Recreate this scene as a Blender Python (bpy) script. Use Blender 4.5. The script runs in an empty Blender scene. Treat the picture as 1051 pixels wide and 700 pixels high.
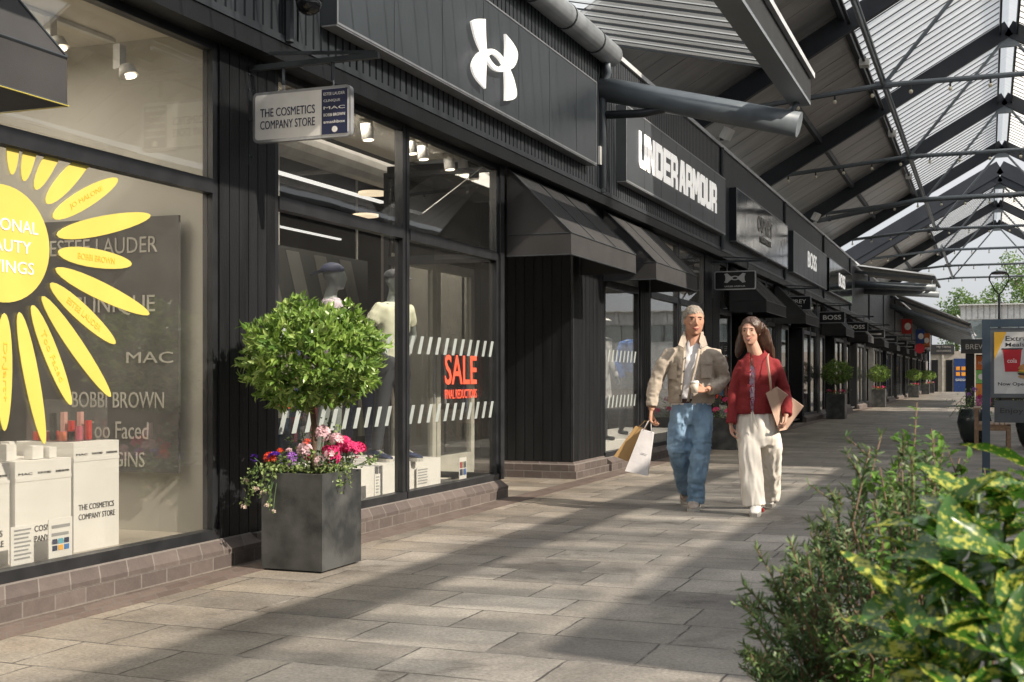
import bpy, math, random
from mathutils import Vector, Matrix, noise
random.seed(7)
PI = math.pi
S = bpy.context.scene
COL = S.collection
# ---------------------------------------------------------------- camera
H = 1.2
YAW = math.atan(488.5/1260)
FW = Vector((-math.sin(YAW), math.cos(YAW), 0)); RT = Vector((math.cos(YAW), math.sin(YAW), 0))
def ray(px, py):
    return FW + RT*((px-525.5)/1260) + Vector((0, 0, (387-py)/1260))
def onx(x, px, py):
    d = ray(px, py); t = x/d.x
    return Vector((x, t*d.y, H+t*d.z))
def ony(y, px, py):
    d = ray(px, py); t = y/d.y
    return Vector((t*d.x, y, H+t*d.z))
cd = bpy.data.cameras.new('camera'); cam = bpy.data.objects.new('camera', cd); COL.objects.link(cam)
cam.location = (0, 0, H); cam.rotation_euler = (PI/2, 0, YAW)
cd.sensor_width = 36; cd.lens = 1260/1051*36; cd.shift_y = 37/1051; cd.clip_end = 1000; cd.clip_start = .05
cd.dof.use_dof = True; cd.dof.focus_distance = 10.6; cd.dof.aperture_fstop = 9
S.camera = cam
# ---------------------------------------------------------------- materials
MATS = {}
def new_mat(name):
    m = bpy.data.materials.new(name); m.use_nodes = True
    nt = m.node_tree; b = nt.nodes['Principled BSDF']
    MATS[name] = m
    return m, nt, b
def N(nt, typ, **kw):
    n = nt.nodes.new(typ)
    for k, v in kw.items():
        if k in n.inputs: n.inputs[k].default_value = v
        else: setattr(n, k, v)
    return n
def rgba(c): return (c[0], c[1], c[2], 1)
def mat(name, c, rough=.6, metal=0, c2=None, scale=4, bump=0, bscale=40, stretch=(1, 1, 1), spec=None, trans=0, detail=4, contrast=(.35, .65), coat=0):
    m, nt, b = new_mat(name); L = nt.links.new
    b.inputs['Roughness'].default_value = rough; b.inputs['Metallic'].default_value = metal
    if spec is not None: b.inputs['Specular IOR Level'].default_value = spec
    if coat: b.inputs['Coat Weight'].default_value = coat
    tc = N(nt, 'ShaderNodeTexCoord'); mp = N(nt, 'ShaderNodeMapping'); mp.inputs['Scale'].default_value = stretch
    L(tc.outputs['Object'], mp.inputs['Vector'])
    if c2 is None: c2 = tuple(x*.78 for x in c)
    nz = N(nt, 'ShaderNodeTexNoise', Scale=scale, Detail=detail); L(mp.outputs[0], nz.inputs['Vector'])
    r = N(nt, 'ShaderNodeValToRGB'); r.color_ramp.elements[0].position = contrast[0]; r.color_ramp.elements[1].position = contrast[1]
    r.color_ramp.elements[0].color = rgba(c2); r.color_ramp.elements[1].color = rgba(c)
    L(nz.outputs['Fac'], r.inputs[0]); L(r.outputs[0], b.inputs['Base Color'])
    mr = N(nt, 'ShaderNodeMapRange'); mr.inputs['To Min'].default_value = max(0, rough-.1); mr.inputs['To Max'].default_value = min(1, rough+.1)
    L(nz.outputs['Fac'], mr.inputs['Value']); L(mr.outputs[0], b.inputs['Roughness'])
    if bump:
        n2 = N(nt, 'ShaderNodeTexNoise', Scale=bscale, Detail=3); L(mp.outputs[0], n2.inputs['Vector'])
        bp = N(nt, 'ShaderNodeBump', Strength=bump, Distance=.01); L(n2.outputs['Fac'], bp.inputs['Height']); L(bp.outputs[0], b.inputs['Normal'])
    if trans:
        out = nt.nodes['Material Output']; t = N(nt, 'ShaderNodeBsdfTranslucent'); mx = N(nt, 'ShaderNodeMixShader'); mx.inputs[0].default_value = trans
        L(r.outputs[0], t.inputs['Color']); L(b.outputs[0], mx.inputs[1]); L(t.outputs[0], mx.inputs[2]); L(mx.outputs[0], out.inputs[0])
    return m
def part_clear(m, k):
    nt = m.node_tree; L = nt.links.new; out = nt.nodes['Material Output']; src = out.inputs[0].links[0].from_socket
    t = N(nt, 'ShaderNodeBsdfTransparent'); t.inputs[0].default_value = (.9, .93, .95, 1); mx = N(nt, 'ShaderNodeMixShader'); mx.inputs[0].default_value = k
    L(src, mx.inputs[1]); L(t.outputs[0], mx.inputs[2]); L(mx.outputs[0], out.inputs[0])
def emis(name, c, s):
    m, nt, b = new_mat(name); b.inputs['Base Color'].default_value = rgba(c)
    b.inputs['Emission Color'].default_value = rgba(c); b.inputs['Emission Strength'].default_value = s
    return m
def glass(name, tint=(.93, .95, .94), k=1.0, rough=.0, dust_haze=.05):
    m, nt, b = new_mat(name); nt.nodes.remove(b); L = nt.links.new
    out = nt.nodes['Material Output']; t = N(nt, 'ShaderNodeBsdfTransparent'); t.inputs[0].default_value = rgba(tint)
    g = N(nt, 'ShaderNodeBsdfGlossy'); g.inputs['Roughness'].default_value = rough
    tc = N(nt, 'ShaderNodeTexCoord'); nz = N(nt, 'ShaderNodeTexNoise', Scale=1.3, Detail=1); L(tc.outputs['Object'], nz.inputs['Vector'])
    bp = N(nt, 'ShaderNodeBump', Strength=.05, Distance=.02); L(nz.outputs['Fac'], bp.inputs['Height']); L(bp.outputs[0], g.inputs['Normal'])
    # two-sided Schlick reflectance from the geometric angle
    ge = N(nt, 'ShaderNodeNewGeometry'); dt = N(nt, 'ShaderNodeVectorMath', operation='DOT_PRODUCT'); L(ge.outputs['Normal'], dt.inputs[0]); L(ge.outputs['Incoming'], dt.inputs[1])
    ab = N(nt, 'ShaderNodeMath', operation='ABSOLUTE'); L(dt.outputs['Value'], ab.inputs[0]); om = N(nt, 'ShaderNodeMath', operation='SUBTRACT'); om.inputs[0].default_value = 1; L(ab.outputs[0], om.inputs[1])
    pw = N(nt, 'ShaderNodeMath', operation='POWER'); pw.inputs[1].default_value = 5; L(om.outputs[0], pw.inputs[0]); mm = N(nt, 'ShaderNodeMath', operation='MULTIPLY_ADD'); mm.inputs[1].default_value = .9*min(k, 1); mm.inputs[2].default_value = .04*k; L(pw.outputs[0], mm.inputs[0]); mx = N(nt, 'ShaderNodeMixShader'); L(mm.outputs[0], mx.inputs[0]); L(g.outputs[0], mx.inputs[2]); L(mx.outputs[0], out.inputs[0])
    # thin film of dust and smears, also painting reflection haze into the glass
    df = N(nt, 'ShaderNodeBsdfDiffuse'); df.inputs[0].default_value = (.75, .73, .7, 1); n9 = N(nt, 'ShaderNodeTexNoise', Scale=2.2, Detail=8, Roughness=.65, Distortion=.8); L(tc.outputs['Object'], n9.inputs['Vector'])
    m9 = N(nt, 'ShaderNodeMapRange'); m9.inputs['From Min'].default_value = .35; m9.inputs['From Max'].default_value = .75; m9.inputs['To Min'].default_value = .006; m9.inputs['To Max'].default_value = dust_haze; L(n9.outputs['Fac'], m9.inputs['Value'])
    fm = N(nt, 'ShaderNodeMixShader'); L(m9.outputs[0], fm.inputs[0]); L(t.outputs[0], fm.inputs[1]); L(df.outputs[0], fm.inputs[2]); L(fm.outputs[0], mx.inputs[1])
    return m
black = mat('black_paint', (.01, .011, .013), .5, c2=(.006, .007, .008), scale=3, stretch=(1, 1, .3), bump=.12, bscale=60, spec=.3)
blackboard = mat('black_boards', (.01, .0108, .0125), .55, c2=(.004, .0045, .0055), scale=5, stretch=(2, 2, .25), bump=.3, bscale=70, spec=.28, detail=8)
frame_m = mat('window_frame_black', (.01, .011, .013), .4, c2=(.02, .021, .024), scale=6, bump=.05)
fascia_m = mat('charcoal_cladding', (.04, .045, .052), .45, c2=(.022, .026, .031), scale=2.5, stretch=(3, 3, .2), metal=.2)
panel_m = mat('sign_panel_charcoal', (.06, .07, .08), .38, c2=(.042, .05, .058), scale=1.2, metal=.3)
panel_gloss = mat('sign_panel_gloss', (.022, .025, .028), .1, scale=1, bump=.5, bscale=1.2)
edge_m = mat('light_edge_trim', (.35, .36, .38), .35, metal=.5)
steel = mat('grey_steel_tube', (.16, .185, .205), .42, c2=(.13, .15, .17), scale=5, metal=.1)
steel_d = mat('dark_steel', (.028, .034, .04), .45, scale=6, bump=.05)
gutter_m = mat('pale_grey_gutter', (.58, .6, .62), .4, c2=(.42, .44, .46), scale=3, metal=.2)
timber = mat('dark_timber', (.014, .018, .026), .6, c2=(.022, .027, .036), scale=3, stretch=(.5, 4, .5), bump=.2, bscale=30)
soffit_m = mat('taupe_soffit_sheet', (.4, .39, .38), .36, c2=(.25, .243, .238), scale=1.3, stretch=(.4, 2, .4), metal=.3)
poly_m = mat('translucent_corrugated_sheet', (.86, .87, .87), .5, c2=(.72, .73, .73), scale=2, stretch=(.4, 3, .4), trans=.6)
louv_m = mat('translucent_louvre_sheet', (.6, .62, .63), .5, c2=(.48, .5, .51), scale=2, stretch=(.4, 3, .4), trans=.35)
part_clear(louv_m, .6)
canvas_m = mat('black_awning_canvas', (.034, .033, .034), .8, c2=(.022, .0215, .022), scale=3, bump=.3, bscale=300)
brick_m = None
conc = mat('planter_concrete', (.07, .072, .071), .38, c2=(.024, .026, .027), scale=6, detail=10, bump=.1, bscale=90)
soil = mat('soil', (.03, .022, .016), .95, bump=1)
bark = mat('bark', (.13, .085, .05), .8, c2=(.07, .045, .03), scale=20, bump=.6, bscale=60)
def leafmat(name, c, c2, trans=.3, rough=.35, scale=9):
    return mat(name, c, rough, c2=c2, scale=scale, trans=trans, detail=2)
bay = leafmat('bay_leaf', (.22, .34, .065), (.08, .16, .03), .3, .28)
bay_y = leafmat('bay_leaf_new', (.36, .47, .13), (.18, .28, .07), .35, .35)
herb = leafmat('herb_leaf', (.1, .17, .06), (.05, .1, .03))
herb_l = leafmat('herb_leaf_pale', (.3, .36, .14), (.15, .24, .07))
needle = leafmat('rosemary_needle', (.095, .17, .06), (.045, .1, .035), .3, .5)
needle_l = leafmat('rosemary_needle_pale', (.17, .24, .09), (.09, .15, .055), .25, .5)
privet = leafmat('privet_leaf', (.16, .3, .045), (.07, .17, .028), .35, .3)
farleaf = leafmat('far_tree_leaf', (.2, .3, .08), (.07, .14, .04), .35, .6, 1.5)
white = mat('white_plastic', (.75, .75, .73), .4, c2=(.7, .7, .68))
white_ceil = mat('cream_ceiling', (.66, .62, .53), .8, c2=(.6, .56, .48), scale=1)
cream = mat('cream_wall', (.47, .45, .4), .8, c2=(.41, .39, .345), scale=.8)
darkwall = mat('dark_interior', (.045, .045, .045), .8)
midwall = mat('grey_interior', (.2, .19, .17), .8)
taupe = mat('taupe_poster', (.085, .081, .078), .5)
yellow = mat('sun_yellow_vinyl', (.52, .44, .095), .5, c2=(.49, .41, .085))
orange_t = mat('orange_print', (.85, .42, .04), .6)
paper = mat('white_paper', (.66, .64, .61), .7, c2=(.62, .6, .57))
navy = mat('navy_print', (.012, .02, .07), .5)
ink = mat('black_ink', (.03, .03, .03), .6)
greyink = mat('grey_ink', (.3, .3, .3), .6)
sale_r = mat('red_vinyl', (.8, .1, .05), .5, c2=(.75, .09, .045))
frost = mat('frosted_vinyl', (.3, .33, .32), .6)
letter_w = mat('white_letter', (.85, .83, .8), .4)
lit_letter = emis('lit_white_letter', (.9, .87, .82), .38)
letter_g = mat('pale_letter', (.42, .4, .36), .4)
manq = mat('mannequin_grey', (.2, .225, .22), .35)
manq_d = mat('mannequin_dark', (.04, .045, .05), .35)
skin_m = mat('skin', (.47, .26, .175), .6, c2=(.42, .22, .145), scale=12, bump=.05, spec=.22)
skin_w = mat('fair_skin', (.55, .32, .235), .5, c2=(.5, .28, .2), scale=12, spec=.22)
glass_m = glass('shop_glass', (.93, .935, .925), 2.3, 0.0, .02)
glass_deep = glass('deep_shop_glass', (.95, .955, .945), 1.5, 0.0, .009)
glass_far = glass('far_shop_glass', (.8, .84, .84), 2.2, .02)
track_w = mat('light_fitting_white', (.7, .69, .66), .4)
lamp_on = emis('lamp_lit', (1, .85, .65), 3)
strip_on = emis('strip_light_lit', (1, .97, .92), .7)
bulb_m = mat('festoon_bulb', (.85, .78, .62), .3)
wood = mat('bench_wood', (.3, .19, .115), .6, c2=(.2, .12, .07), scale=8, stretch=(3, .4, 3), bump=.3)
kraft = mat('kraft_paper', (.45, .28, .14), .75, c2=(.38, .23, .11), bump=.1)
# ---------------------------------------------------------------- mesh builder
class MB:
    def __init__(s): s.v = []; s.f = []; s.m = []
    def add(s, vs, fs, mi=0):
        o = len(s.v); s.v += [tuple(p) for p in vs]
        s.f += [tuple(i+o for i in f) for f in fs]; s.m += [mi]*len(fs); return s
    def box(s, x0, y0, z0, x1, y1, z1, mi=0, bev=0):
        if x0 > x1: x0, x1 = x1, x0
        if y0 > y1: y0, y1 = y1, y0
        if z0 > z1: z0, z1 = z1, z0
        v = [(x, y, z) for x in (x0, x1) for y in (y0, y1) for z in (z0, z1)]
        f = [(0, 1, 3, 2), (4, 6, 7, 5), (0, 4, 5, 1), (2, 3, 7, 6), (0, 2, 6, 4), (1, 5, 7, 3)]
        return s.add(v, f, mi)
    def frame(s, c, ux, uy, uz, sx, sy, sz, mi=0):
        c = Vector(c); v = [c+ux*(a*sx/2)+uy*(b*sy/2)+uz*(d*sz/2) for a in (-1, 1) for b in (-1, 1) for d in (-1, 1)]
        f = [(0, 1, 3, 2), (4, 6, 7, 5), (0, 4, 5, 1), (2, 3, 7, 6), (0, 2, 6, 4), (1, 5, 7, 3)]
        return s.add(v, f, mi)
    def bar(s, p, q, w, h, mi=0, up=(0, 0, 1)):
        p = Vector(p); q = Vector(q); d = (q-p); l = d.length; d.normalize(); up = Vector(up)
        x = d.cross(up)
        if x.length < 1e-4: x = d.cross(Vector((0, 1, 0)))
        x.normalize(); u = x.cross(d).normalized()
        return s.frame((p+q)/2, x, d, u, w, l, h, mi)
    def tube(s, pts, r, n=8, mi=0, caps=True, sq=None):
        pts = [Vector(p) for p in pts]; k = len(pts)
        if not isinstance(r, (list, tuple)): r = [r]*k
        rings = []; prev = None
        for i, p in enumerate(pts):
            d = (pts[min(i+1, k-1)]-pts[max(i-1, 0)]).normalized()
            if prev is None:
                a = Vector((0, 0, 1)) if abs(d.z) < .9 else Vector((1, 0, 0)); x = d.cross(a).normalized()
            else:
                x = prev-d*prev.dot(d)
                x = x.normalized() if x.length > 1e-6 else d.orthogonal().normalized()
            prev = x; y = d.cross(x)
            rr = r[i]; ra, rb = rr if isinstance(rr, tuple) else (rr, rr)
            rings.append([p+x*(math.cos(2*PI*j/n)*ra)+y*(math.sin(2*PI*j/n)*rb) for j in range(n)])
        v = [q for g in rings for q in g]
        f = [(i*n+j, i*n+(j+1) % n, (i+1)*n+(j+1) % n, (i+1)*n+j) for i in range(k-1) for j in range(n)]
        if caps: f += [tuple(range(n-1, -1, -1)), tuple((k-1)*n+j for j in range(n))]
        return s.add(v, f, mi)
    def loft(s, rings, n=16, mi=0, caps=True):
        # rings: (center, rx, ry) horizontal ellipses, optional 4th = superellipse power
        v = []
        for g in rings:
            c, rx, ry = Vector(g[0]), g[1], g[2]; e = g[3] if len(g) > 3 else 1
            for j in range(n):
                a = 2*PI*j/n; ca, sa = math.cos(a), math.sin(a)
                v.append(c+Vector((math.copysign(abs(ca)**e, ca)*rx, math.copysign(abs(sa)**e, sa)*ry, 0)))
        k = len(rings)
        f = [(i*n+j, i*n+(j+1) % n, (i+1)*n+(j+1) % n, (i+1)*n+j) for i in range(k-1) for j in range(n)]
        if caps: f += [tuple(range(n-1, -1, -1)), tuple((k-1)*n+j for j in range(n))]
        return s.add(v, f, mi)
    def ball(s, c, rx, ry=None, rz=None, n=12, m=8, mi=0):
        ry = ry or rx; rz = rz or rx; c = Vector(c); v = [c+Vector((0, 0, -rz))]
        for i in range(1, m):
            t = PI*i/m
            for j in range(n):
                a = 2*PI*j/n; v.append(c+Vector((rx*math.sin(t)*math.cos(a), ry*math.sin(t)*math.sin(a), -rz*math.cos(t))))
        v.append(c+Vector((0, 0, rz))); f = []
        for j in range(n): f.append((0, 1+(j+1) % n, 1+j))
        for i in range(m-2):
            for j in range(n): a = 1+i*n; f.append((a+j, a+(j+1) % n, a+n+(j+1) % n, a+n+j))
        a = 1+(m-2)*n
        for j in range(n): f.append((a+j, a+(j+1) % n, len(v)-1))
        return s.add(v, f, mi)
    def prism(s, pts, nrm, th, mi=0):
        # pts: 3d polygon; extrude along nrm by th
        nrm = Vector(nrm)*th; k = len(pts); v = [Vector(p) for p in pts]+[Vector(p)+nrm for p in pts]
        f = [tuple(range(k-1, -1, -1)), tuple(range(k, 2*k))]+[(i, (i+1) % k, k+(i+1) % k, k+i) for i in range(k)]
        return s.add(v, f, mi)
    def quad(s, a, b, c, d, mi=0): return s.add([a, b, c, d], [(0, 1, 2, 3)], mi)
    def leaf(s, p, d, up, L, W, mi=0, fold=.25, curl=.15):
        p = Vector(p); d = Vector(d).normalized(); x = d.cross(Vector(up))
        if x.length < 1e-3: x = d.orthogonal()
        x.normalize(); u = x.cross(d)
        a = p; b1 = p+d*(L*.35)+x*(W*.5)+u*(fold*W); b2 = p+d*(L*.35)-x*(W*.5)+u*(fold*W); m1 = p+d*(L*.35)
        c1 = p+d*(L*.7)+x*(W*.38)+u*(fold*W-curl*L*.3); c2 = p+d*(L*.7)-x*(W*.38)+u*(fold*W-curl*L*.3); m2 = p+d*(L*.7)-u*(curl*L*.3)
        e = p+d*L-u*(curl*L)
        return s.add([a, b1, b2, m1, c1, c2, m2, e], [(0, 1, 3), (0, 3, 2), (3, 1, 4, 6), (2, 3, 6, 5), (6, 4, 7), (5, 6, 7)], mi)
    def build(s, name, mats, parent=None, smooth=False):
        off = OFF.get(parent.name, Vector((0, 0, 0))) if parent else Vector((0, 0, 0))
        me = bpy.data.meshes.new(name)
        me.from_pydata([(a-off.x, b-off.y, c-off.z) for a, b, c in s.v], [], s.f)
        if not isinstance(mats, (list, tuple)): mats = [mats]
        for m in mats: me.materials.append(m)
        if len(mats) > 1: me.polygons.foreach_set('material_index', s.m)
        if smooth: me.polygons.foreach_set('use_smooth', [len(q) <= 4 for q in s.f])
        me.update()
        o = bpy.data.objects.new(name, me); COL.objects.link(o)
        if parent: o.parent = parent; OFF[o.name] = off
        return o
OFF = {}
def tag(o, label=None, cat=None, group=None, kind=None):
    if label: o['label'] = label
    if cat: o['category'] = cat
    if group: o['group'] = group
    if kind: o['kind'] = kind
    return o
def thing(name, label, cat, loc=(0, 0, 0), group=None):
    o = bpy.data.objects.new(name, None); COL.objects.link(o); o.location = loc; o.empty_display_size = .1
    OFF[o.name] = Vector(loc); return tag(o, label, cat, group)
def dup(root, loc, label=None, group=None, rz=0, scale=None):
    kids = {}
    for c in bpy.data.objects:
        if c.parent: kids.setdefault(c.parent.name, []).append(c)
    def rec(o, par):
        c = o.copy(); COL.objects.link(c)
        if par: c.parent = par
        for k in kids.get(o.name, []): rec(k, c)
        return c
    r = rec(root, None); r.location = loc; r.rotation_euler = (0, 0, rz)
    if scale: r.scale = (scale,)*3
    if label: r['label'] = label
    if group: r['group'] = group
    return r
def text(name, string, mat_, parent, origin, u, v, w, h, depth=.004, bold=0.0, align='fit', spacing=1.0):
    """text fitted in the w x h rectangle whose lower-left corner is origin, u/v unit axes"""
    cu = bpy.data.curves.new('lettering', 'FONT'); cu.body = string; cu.extrude = .02; cu.offset = bold; cu.resolution_u = 3
    cu.space_character = spacing
    to = bpy.data.objects.new('lettering_tmp', cu); COL.objects.link(to)
    bpy.context.view_layer.update(); dg = bpy.context.evaluated_depsgraph_get()
    me = bpy.data.meshes.new_from_object(to.evaluated_get(dg)); bpy.data.objects.remove(to); bpy.data.curves.remove(cu)
    vs = [p.co.copy() for p in me.vertices]
    x0 = min(p.x for p in vs); x1 = max(p.x for p in vs); y0 = min(p.y for p in vs); y1 = max(p.y for p in vs)
    u = Vector(u); v = Vector(v); n = u.cross(v).normalized(); origin = Vector(origin)
    off = OFF.get(parent.name, Vector((0, 0, 0))) if parent else Vector((0, 0, 0))
    for p in me.vertices:
        c = p.co; p.co = origin+u*((c.x-x0)/(x1-x0)*w)+v*((c.y-y0)/(y1-y0)*h)+n*((c.z/.04+.5)*depth)-off
    me.materials.clear(); me.materials.append(mat_); me.name = name
    o = bpy.data.objects.new(name, me); COL.objects.link(o)
    if parent: o.parent = parent; OFF[o.name] = off
    return o
def remesh(mb, voxel, smooth=4):
    me = bpy.data.meshes.new('tmp'); me.from_pydata(mb.v, [], mb.f); me.update()
    o = bpy.data.objects.new('tmp', me); COL.objects.link(o)
    r = o.modifiers.new('r', 'REMESH'); r.mode = 'VOXEL'; r.voxel_size = voxel
    if smooth: sm = o.modifiers.new('s', 'SMOOTH'); sm.iterations = smooth; sm.factor = .5
    bpy.context.view_layer.update(); dg = bpy.context.evaluated_depsgraph_get()
    m2 = bpy.data.meshes.new_from_object(o.evaluated_get(dg)); bpy.data.objects.remove(o)
    m2.polygons.foreach_set('use_smooth', [True]*len(m2.polygons))
    return m2
def meshobj(name, me, mats, parent, fn=None):
    if not isinstance(mats, (list, tuple)): mats = [mats]
    me.materials.clear()
    for m in mats: me.materials.append(m)
    if fn:
        for p in me.polygons: p.material_index = fn(p.center)
    me.name = name; o = bpy.data.objects.new(name, me); COL.objects.link(o); o.parent = parent
    OFF[o.name] = OFF.get(parent.name, Vector((0, 0, 0)))
    return o
Xv, Yv, Zv = Vector((1, 0, 0)), Vector((0, 1, 0)), Vector((0, 0, 1))
# ---------------------------------------------------------------- world and light
w = bpy.data.worlds.new('World'); S.world = w; w.use_nodes = True
nt = w.node_tree; bg = nt.nodes['Background']; L = nt.links.new
SUN_EL = math.radians(36); SUN_DIR = Vector((1, -.2, 0)).normalized()   # horizontal direction towards the sun
sky = N(nt, 'ShaderNodeTexSky'); sky.sky_type = 'NISHITA'; sky.sun_disc = False; sky.sun_elevation = SUN_EL
sky.sun_rotation = math.atan2(SUN_DIR.x, SUN_DIR.y); sky.dust_density = 3; sky.ozone_density = 1
tc = N(nt, 'ShaderNodeTexCoord'); mp = N(nt, 'ShaderNodeMapping'); mp.inputs['Scale'].default_value = (1, 1, 2.5)
nz = N(nt, 'ShaderNodeTexNoise', Scale=1.6, Detail=6, Roughness=.55); L(tc.outputs['Generated'], mp.inputs[0]); L(mp.outputs[0], nz.inputs['Vector'])
rp = N(nt, 'ShaderNodeValToRGB'); rp.color_ramp.elements[0].position = .3; rp.color_ramp.elements[1].position = .62
rp.color_ramp.elements[0].color = (.6, .6, .6, 1); rp.color_ramp.elements[1].color = (1, 1, 1, 1)
L(nz.outputs['Fac'], rp.inputs[0])
cl = N(nt, 'ShaderNodeValToRGB'); spz = N(nt, 'ShaderNodeSeparateXYZ'); L(tc.outputs['Generated'], spz.inputs[0]); L(spz.outputs['Z'], cl.inputs[0])
# overcast veil: darker low down, brighter overhead
cl.color_ramp.elements[0].position = .0; cl.color_ramp.elements[0].color = (.40, .41, .43, 1); cl.color_ramp.elements[1].position = .6; cl.color_ramp.elements[1].color = (.98, .99, 1.0, 1)
clm = N(nt, 'ShaderNodeVectorMath', operation='SCALE'); clm.inputs['Scale'].default_value = 6.2; L(cl.outputs[0], clm.inputs[0])
mx = N(nt, 'ShaderNodeMix', data_type='RGBA'); L(rp.outputs[0], mx.inputs[0]); L(sky.outputs[0], mx.inputs[6]); L(clm.outputs[0], mx.inputs[7])
L(mx.outputs[2], bg.inputs[0]); bg.inputs[1].default_value = .15
sd = bpy.data.lights.new('sun', 'SUN'); sd.energy = 5.0; sd.angle = math.radians(.6); sd.color = (1, .89, .75)
so = bpy.data.objects.new('sun', sd); COL.objects.link(so)
sv = SUN_DIR*math.cos(SUN_EL)+Zv*math.sin(SUN_EL)
so.rotation_euler = sv.to_track_quat('Z', 'Y').to_euler(); so.location = (10, 0, 20)
S.view_settings.view_transform = 'Standard'; S.view_settings.look = 'None'; S.view_settings.exposure = .66; S.view_settings.gamma = 1
S.render.engine = 'CYCLES'; S.cycles.max_bounces = 8; S.cycles.transparent_max_bounces = 16; S.cycles.glossy_bounces = 4
# ---------------------------------------------------------------- paving
def paving():
    m, nt, b = new_mat('sandstone_paving'); L = nt.links.new
    tc = N(nt, 'ShaderNodeTexCoord')
    wob = N(nt, 'ShaderNodeTexNoise', Scale=9, Detail=5); L(tc.outputs['Object'], wob.inputs['Vector'])
    ad = N(nt, 'ShaderNodeVectorMath', operation='MULTIPLY_ADD'); ad.inputs[1].default_value = (.022, .022, 0); L(wob.outputs['Color'], ad.inputs[0]); L(tc.outputs['Object'], ad.inputs[2])
    br = N(nt, 'ShaderNodeTexBrick', Scale=1.0); br.offset = .43; br.offset_frequency = 2; br.squash = .8; br.squash_frequency = 3
    br.inputs['Mortar Size'].default_value = .006; br.inputs['Mortar Smooth'].default_value = .35; br.inputs['Brick Width'].default_value = .68; br.inputs['Row Height'].default_value = .45; br.inputs['Bias'].default_value = 0
    br.inputs['Color1'].default_value = (.0, .0, .0, 1); br.inputs['Color2'].default_value = (1, 1, 1, 1); br.inputs['Mortar'].default_value = (.5, .5, .5, 1)
    L(ad.outputs[0], br.inputs['Vector'])
    # per slab tone
    r1 = N(nt, 'ShaderNodeValToRGB'); e = r1.color_ramp.elements
    e[0].position = 0; e[0].color = (.155, .151, .147, 1); e[1].position = 1; e[1].color = (.275, .268, .256, 1)
    e2 = e.new(.5); e2.color = (.205, .197, .184, 1)
    L(br.outputs['Color'], r1.inputs[0])
    n1 = N(nt, 'ShaderNodeTexNoise', Scale=1.1, Detail=8, Roughness=.65); L(tc.outputs['Object'], n1.inputs['Vector'])
    r2 = N(nt, 'ShaderNodeValToRGB'); r2.color_ramp.elements[0].position = .33; r2.color_ramp.elements[1].position = .66
    r2.color_ramp.elements[0].color = (.52, .5, .48, 1); r2.color_ramp.elements[1].color = (1.25, 1.2, 1.12, 1); L(n1.outputs['Fac'], r2.inputs[0])
    mu = N(nt, 'ShaderNodeMix', data_type='RGBA', blend_type='MULTIPLY'); mu.inputs[0].default_value = 1; L(r1.outputs[0], mu.inputs[6]); L(r2.outputs[0], mu.inputs[7])
    # fine grain and lichen
    n2 = N(nt, 'ShaderNodeTexNoise', Scale=60, Detail=6, Roughness=.7); L(tc.outputs['Object'], n2.inputs['Vector'])
    r3 = N(nt, 'ShaderNodeValToRGB'); r3.color_ramp.elements[0].position = .3; r3.color_ramp.elements[1].position = .7
    r3.color_ramp.elements[0].color = (.55, .55, .55, 1); r3.color_ramp.elements[1].color = (1.35, 1.35, 1.35, 1); L(n2.outputs['Fac'], r3.inputs[0])
    mu2 = N(nt, 'ShaderNodeMix', data_type='RGBA', blend_type='MULTIPLY'); mu2.inputs[0].default_value = 1; L(mu.outputs[2], mu2.inputs[6]); L(r3.outputs[0], mu2.inputs[7])
    # tan staining by the wall: depends on x position, a real stain zone
    sx = N(nt, 'ShaderNodeSeparateXYZ'); L(tc.outputs['Object'], sx.inputs[0])
    mr = N(nt, 'ShaderNodeMapRange'); mr.inputs['From Min'].default_value = -2.6; mr.inputs['From Max'].default_value = -4.2; L(sx.outputs['X'], mr.inputs['Value'])
    n3 = N(nt, 'ShaderNodeTexNoise', Scale=2.6, Detail=5); L(tc.outputs['Object'], n3.inputs['Vector'])
    mm = N(nt, 'ShaderNodeMath', operation='MULTIPLY'); L(mr.outputs[0], mm.inputs[0]); L(n3.outputs['Fac'], mm.inputs[1])
    st = N(nt, 'ShaderNodeMix', data_type='RGBA', blend_type='MULTIPLY'); L(mm.outputs[0], st.inputs[0]); L(mu2.outputs[2], st.inputs[6]); st.inputs[7].default_value = (1.03, .89, .73, 1)
    # mortar
    n4 = N(nt, 'ShaderNodeTexNoise', Scale=3.5, Detail=6, Roughness=.7); L(tc.outputs['Object'], n4.inputs['Vector'])
    r4 = N(nt, 'ShaderNodeValToRGB'); r4.color_ramp.elements[0].position = .5; r4.color_ramp.elements[1].position = .72
    r4.color_ramp.elements[0].color = (.04, .037, .034, 1); r4.color_ramp.elements[1].color = (.36, .345, .32, 1); L(n4.outputs['Fac'], r4.inputs[0])
    mo = N(nt, 'ShaderNodeMix', data_type='RGBA'); L(br.outputs['Fac'], mo.inputs[0]); L(st.outputs[2], mo.inputs[6]); L(r4.outputs[0], mo.inputs[7])
    # trodden gum spots and dark drips, both with a shape of their own
    vo = N(nt, 'ShaderNodeTexVoronoi', Scale=2.3); L(tc.outputs['Object'], vo.inputs['Vector'])
    lt = N(nt, 'ShaderNodeMath', operation='LESS_THAN'); lt.inputs[1].default_value = .06; L(vo.outputs['Distance'], lt.inputs[0])
    g2 = N(nt, 'ShaderNodeMix', data_type='RGBA'); mk = N(nt, 'ShaderNodeMath', operation='MULTIPLY'); mk.inputs[1].default_value = .5; L(lt.outputs[0], mk.inputs[0]); L(mk.outputs[0], g2.inputs[0]); L(mo.outputs[2], g2.inputs[6]); g2.inputs[7].default_value = (.07, .068, .065, 1)
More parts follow.
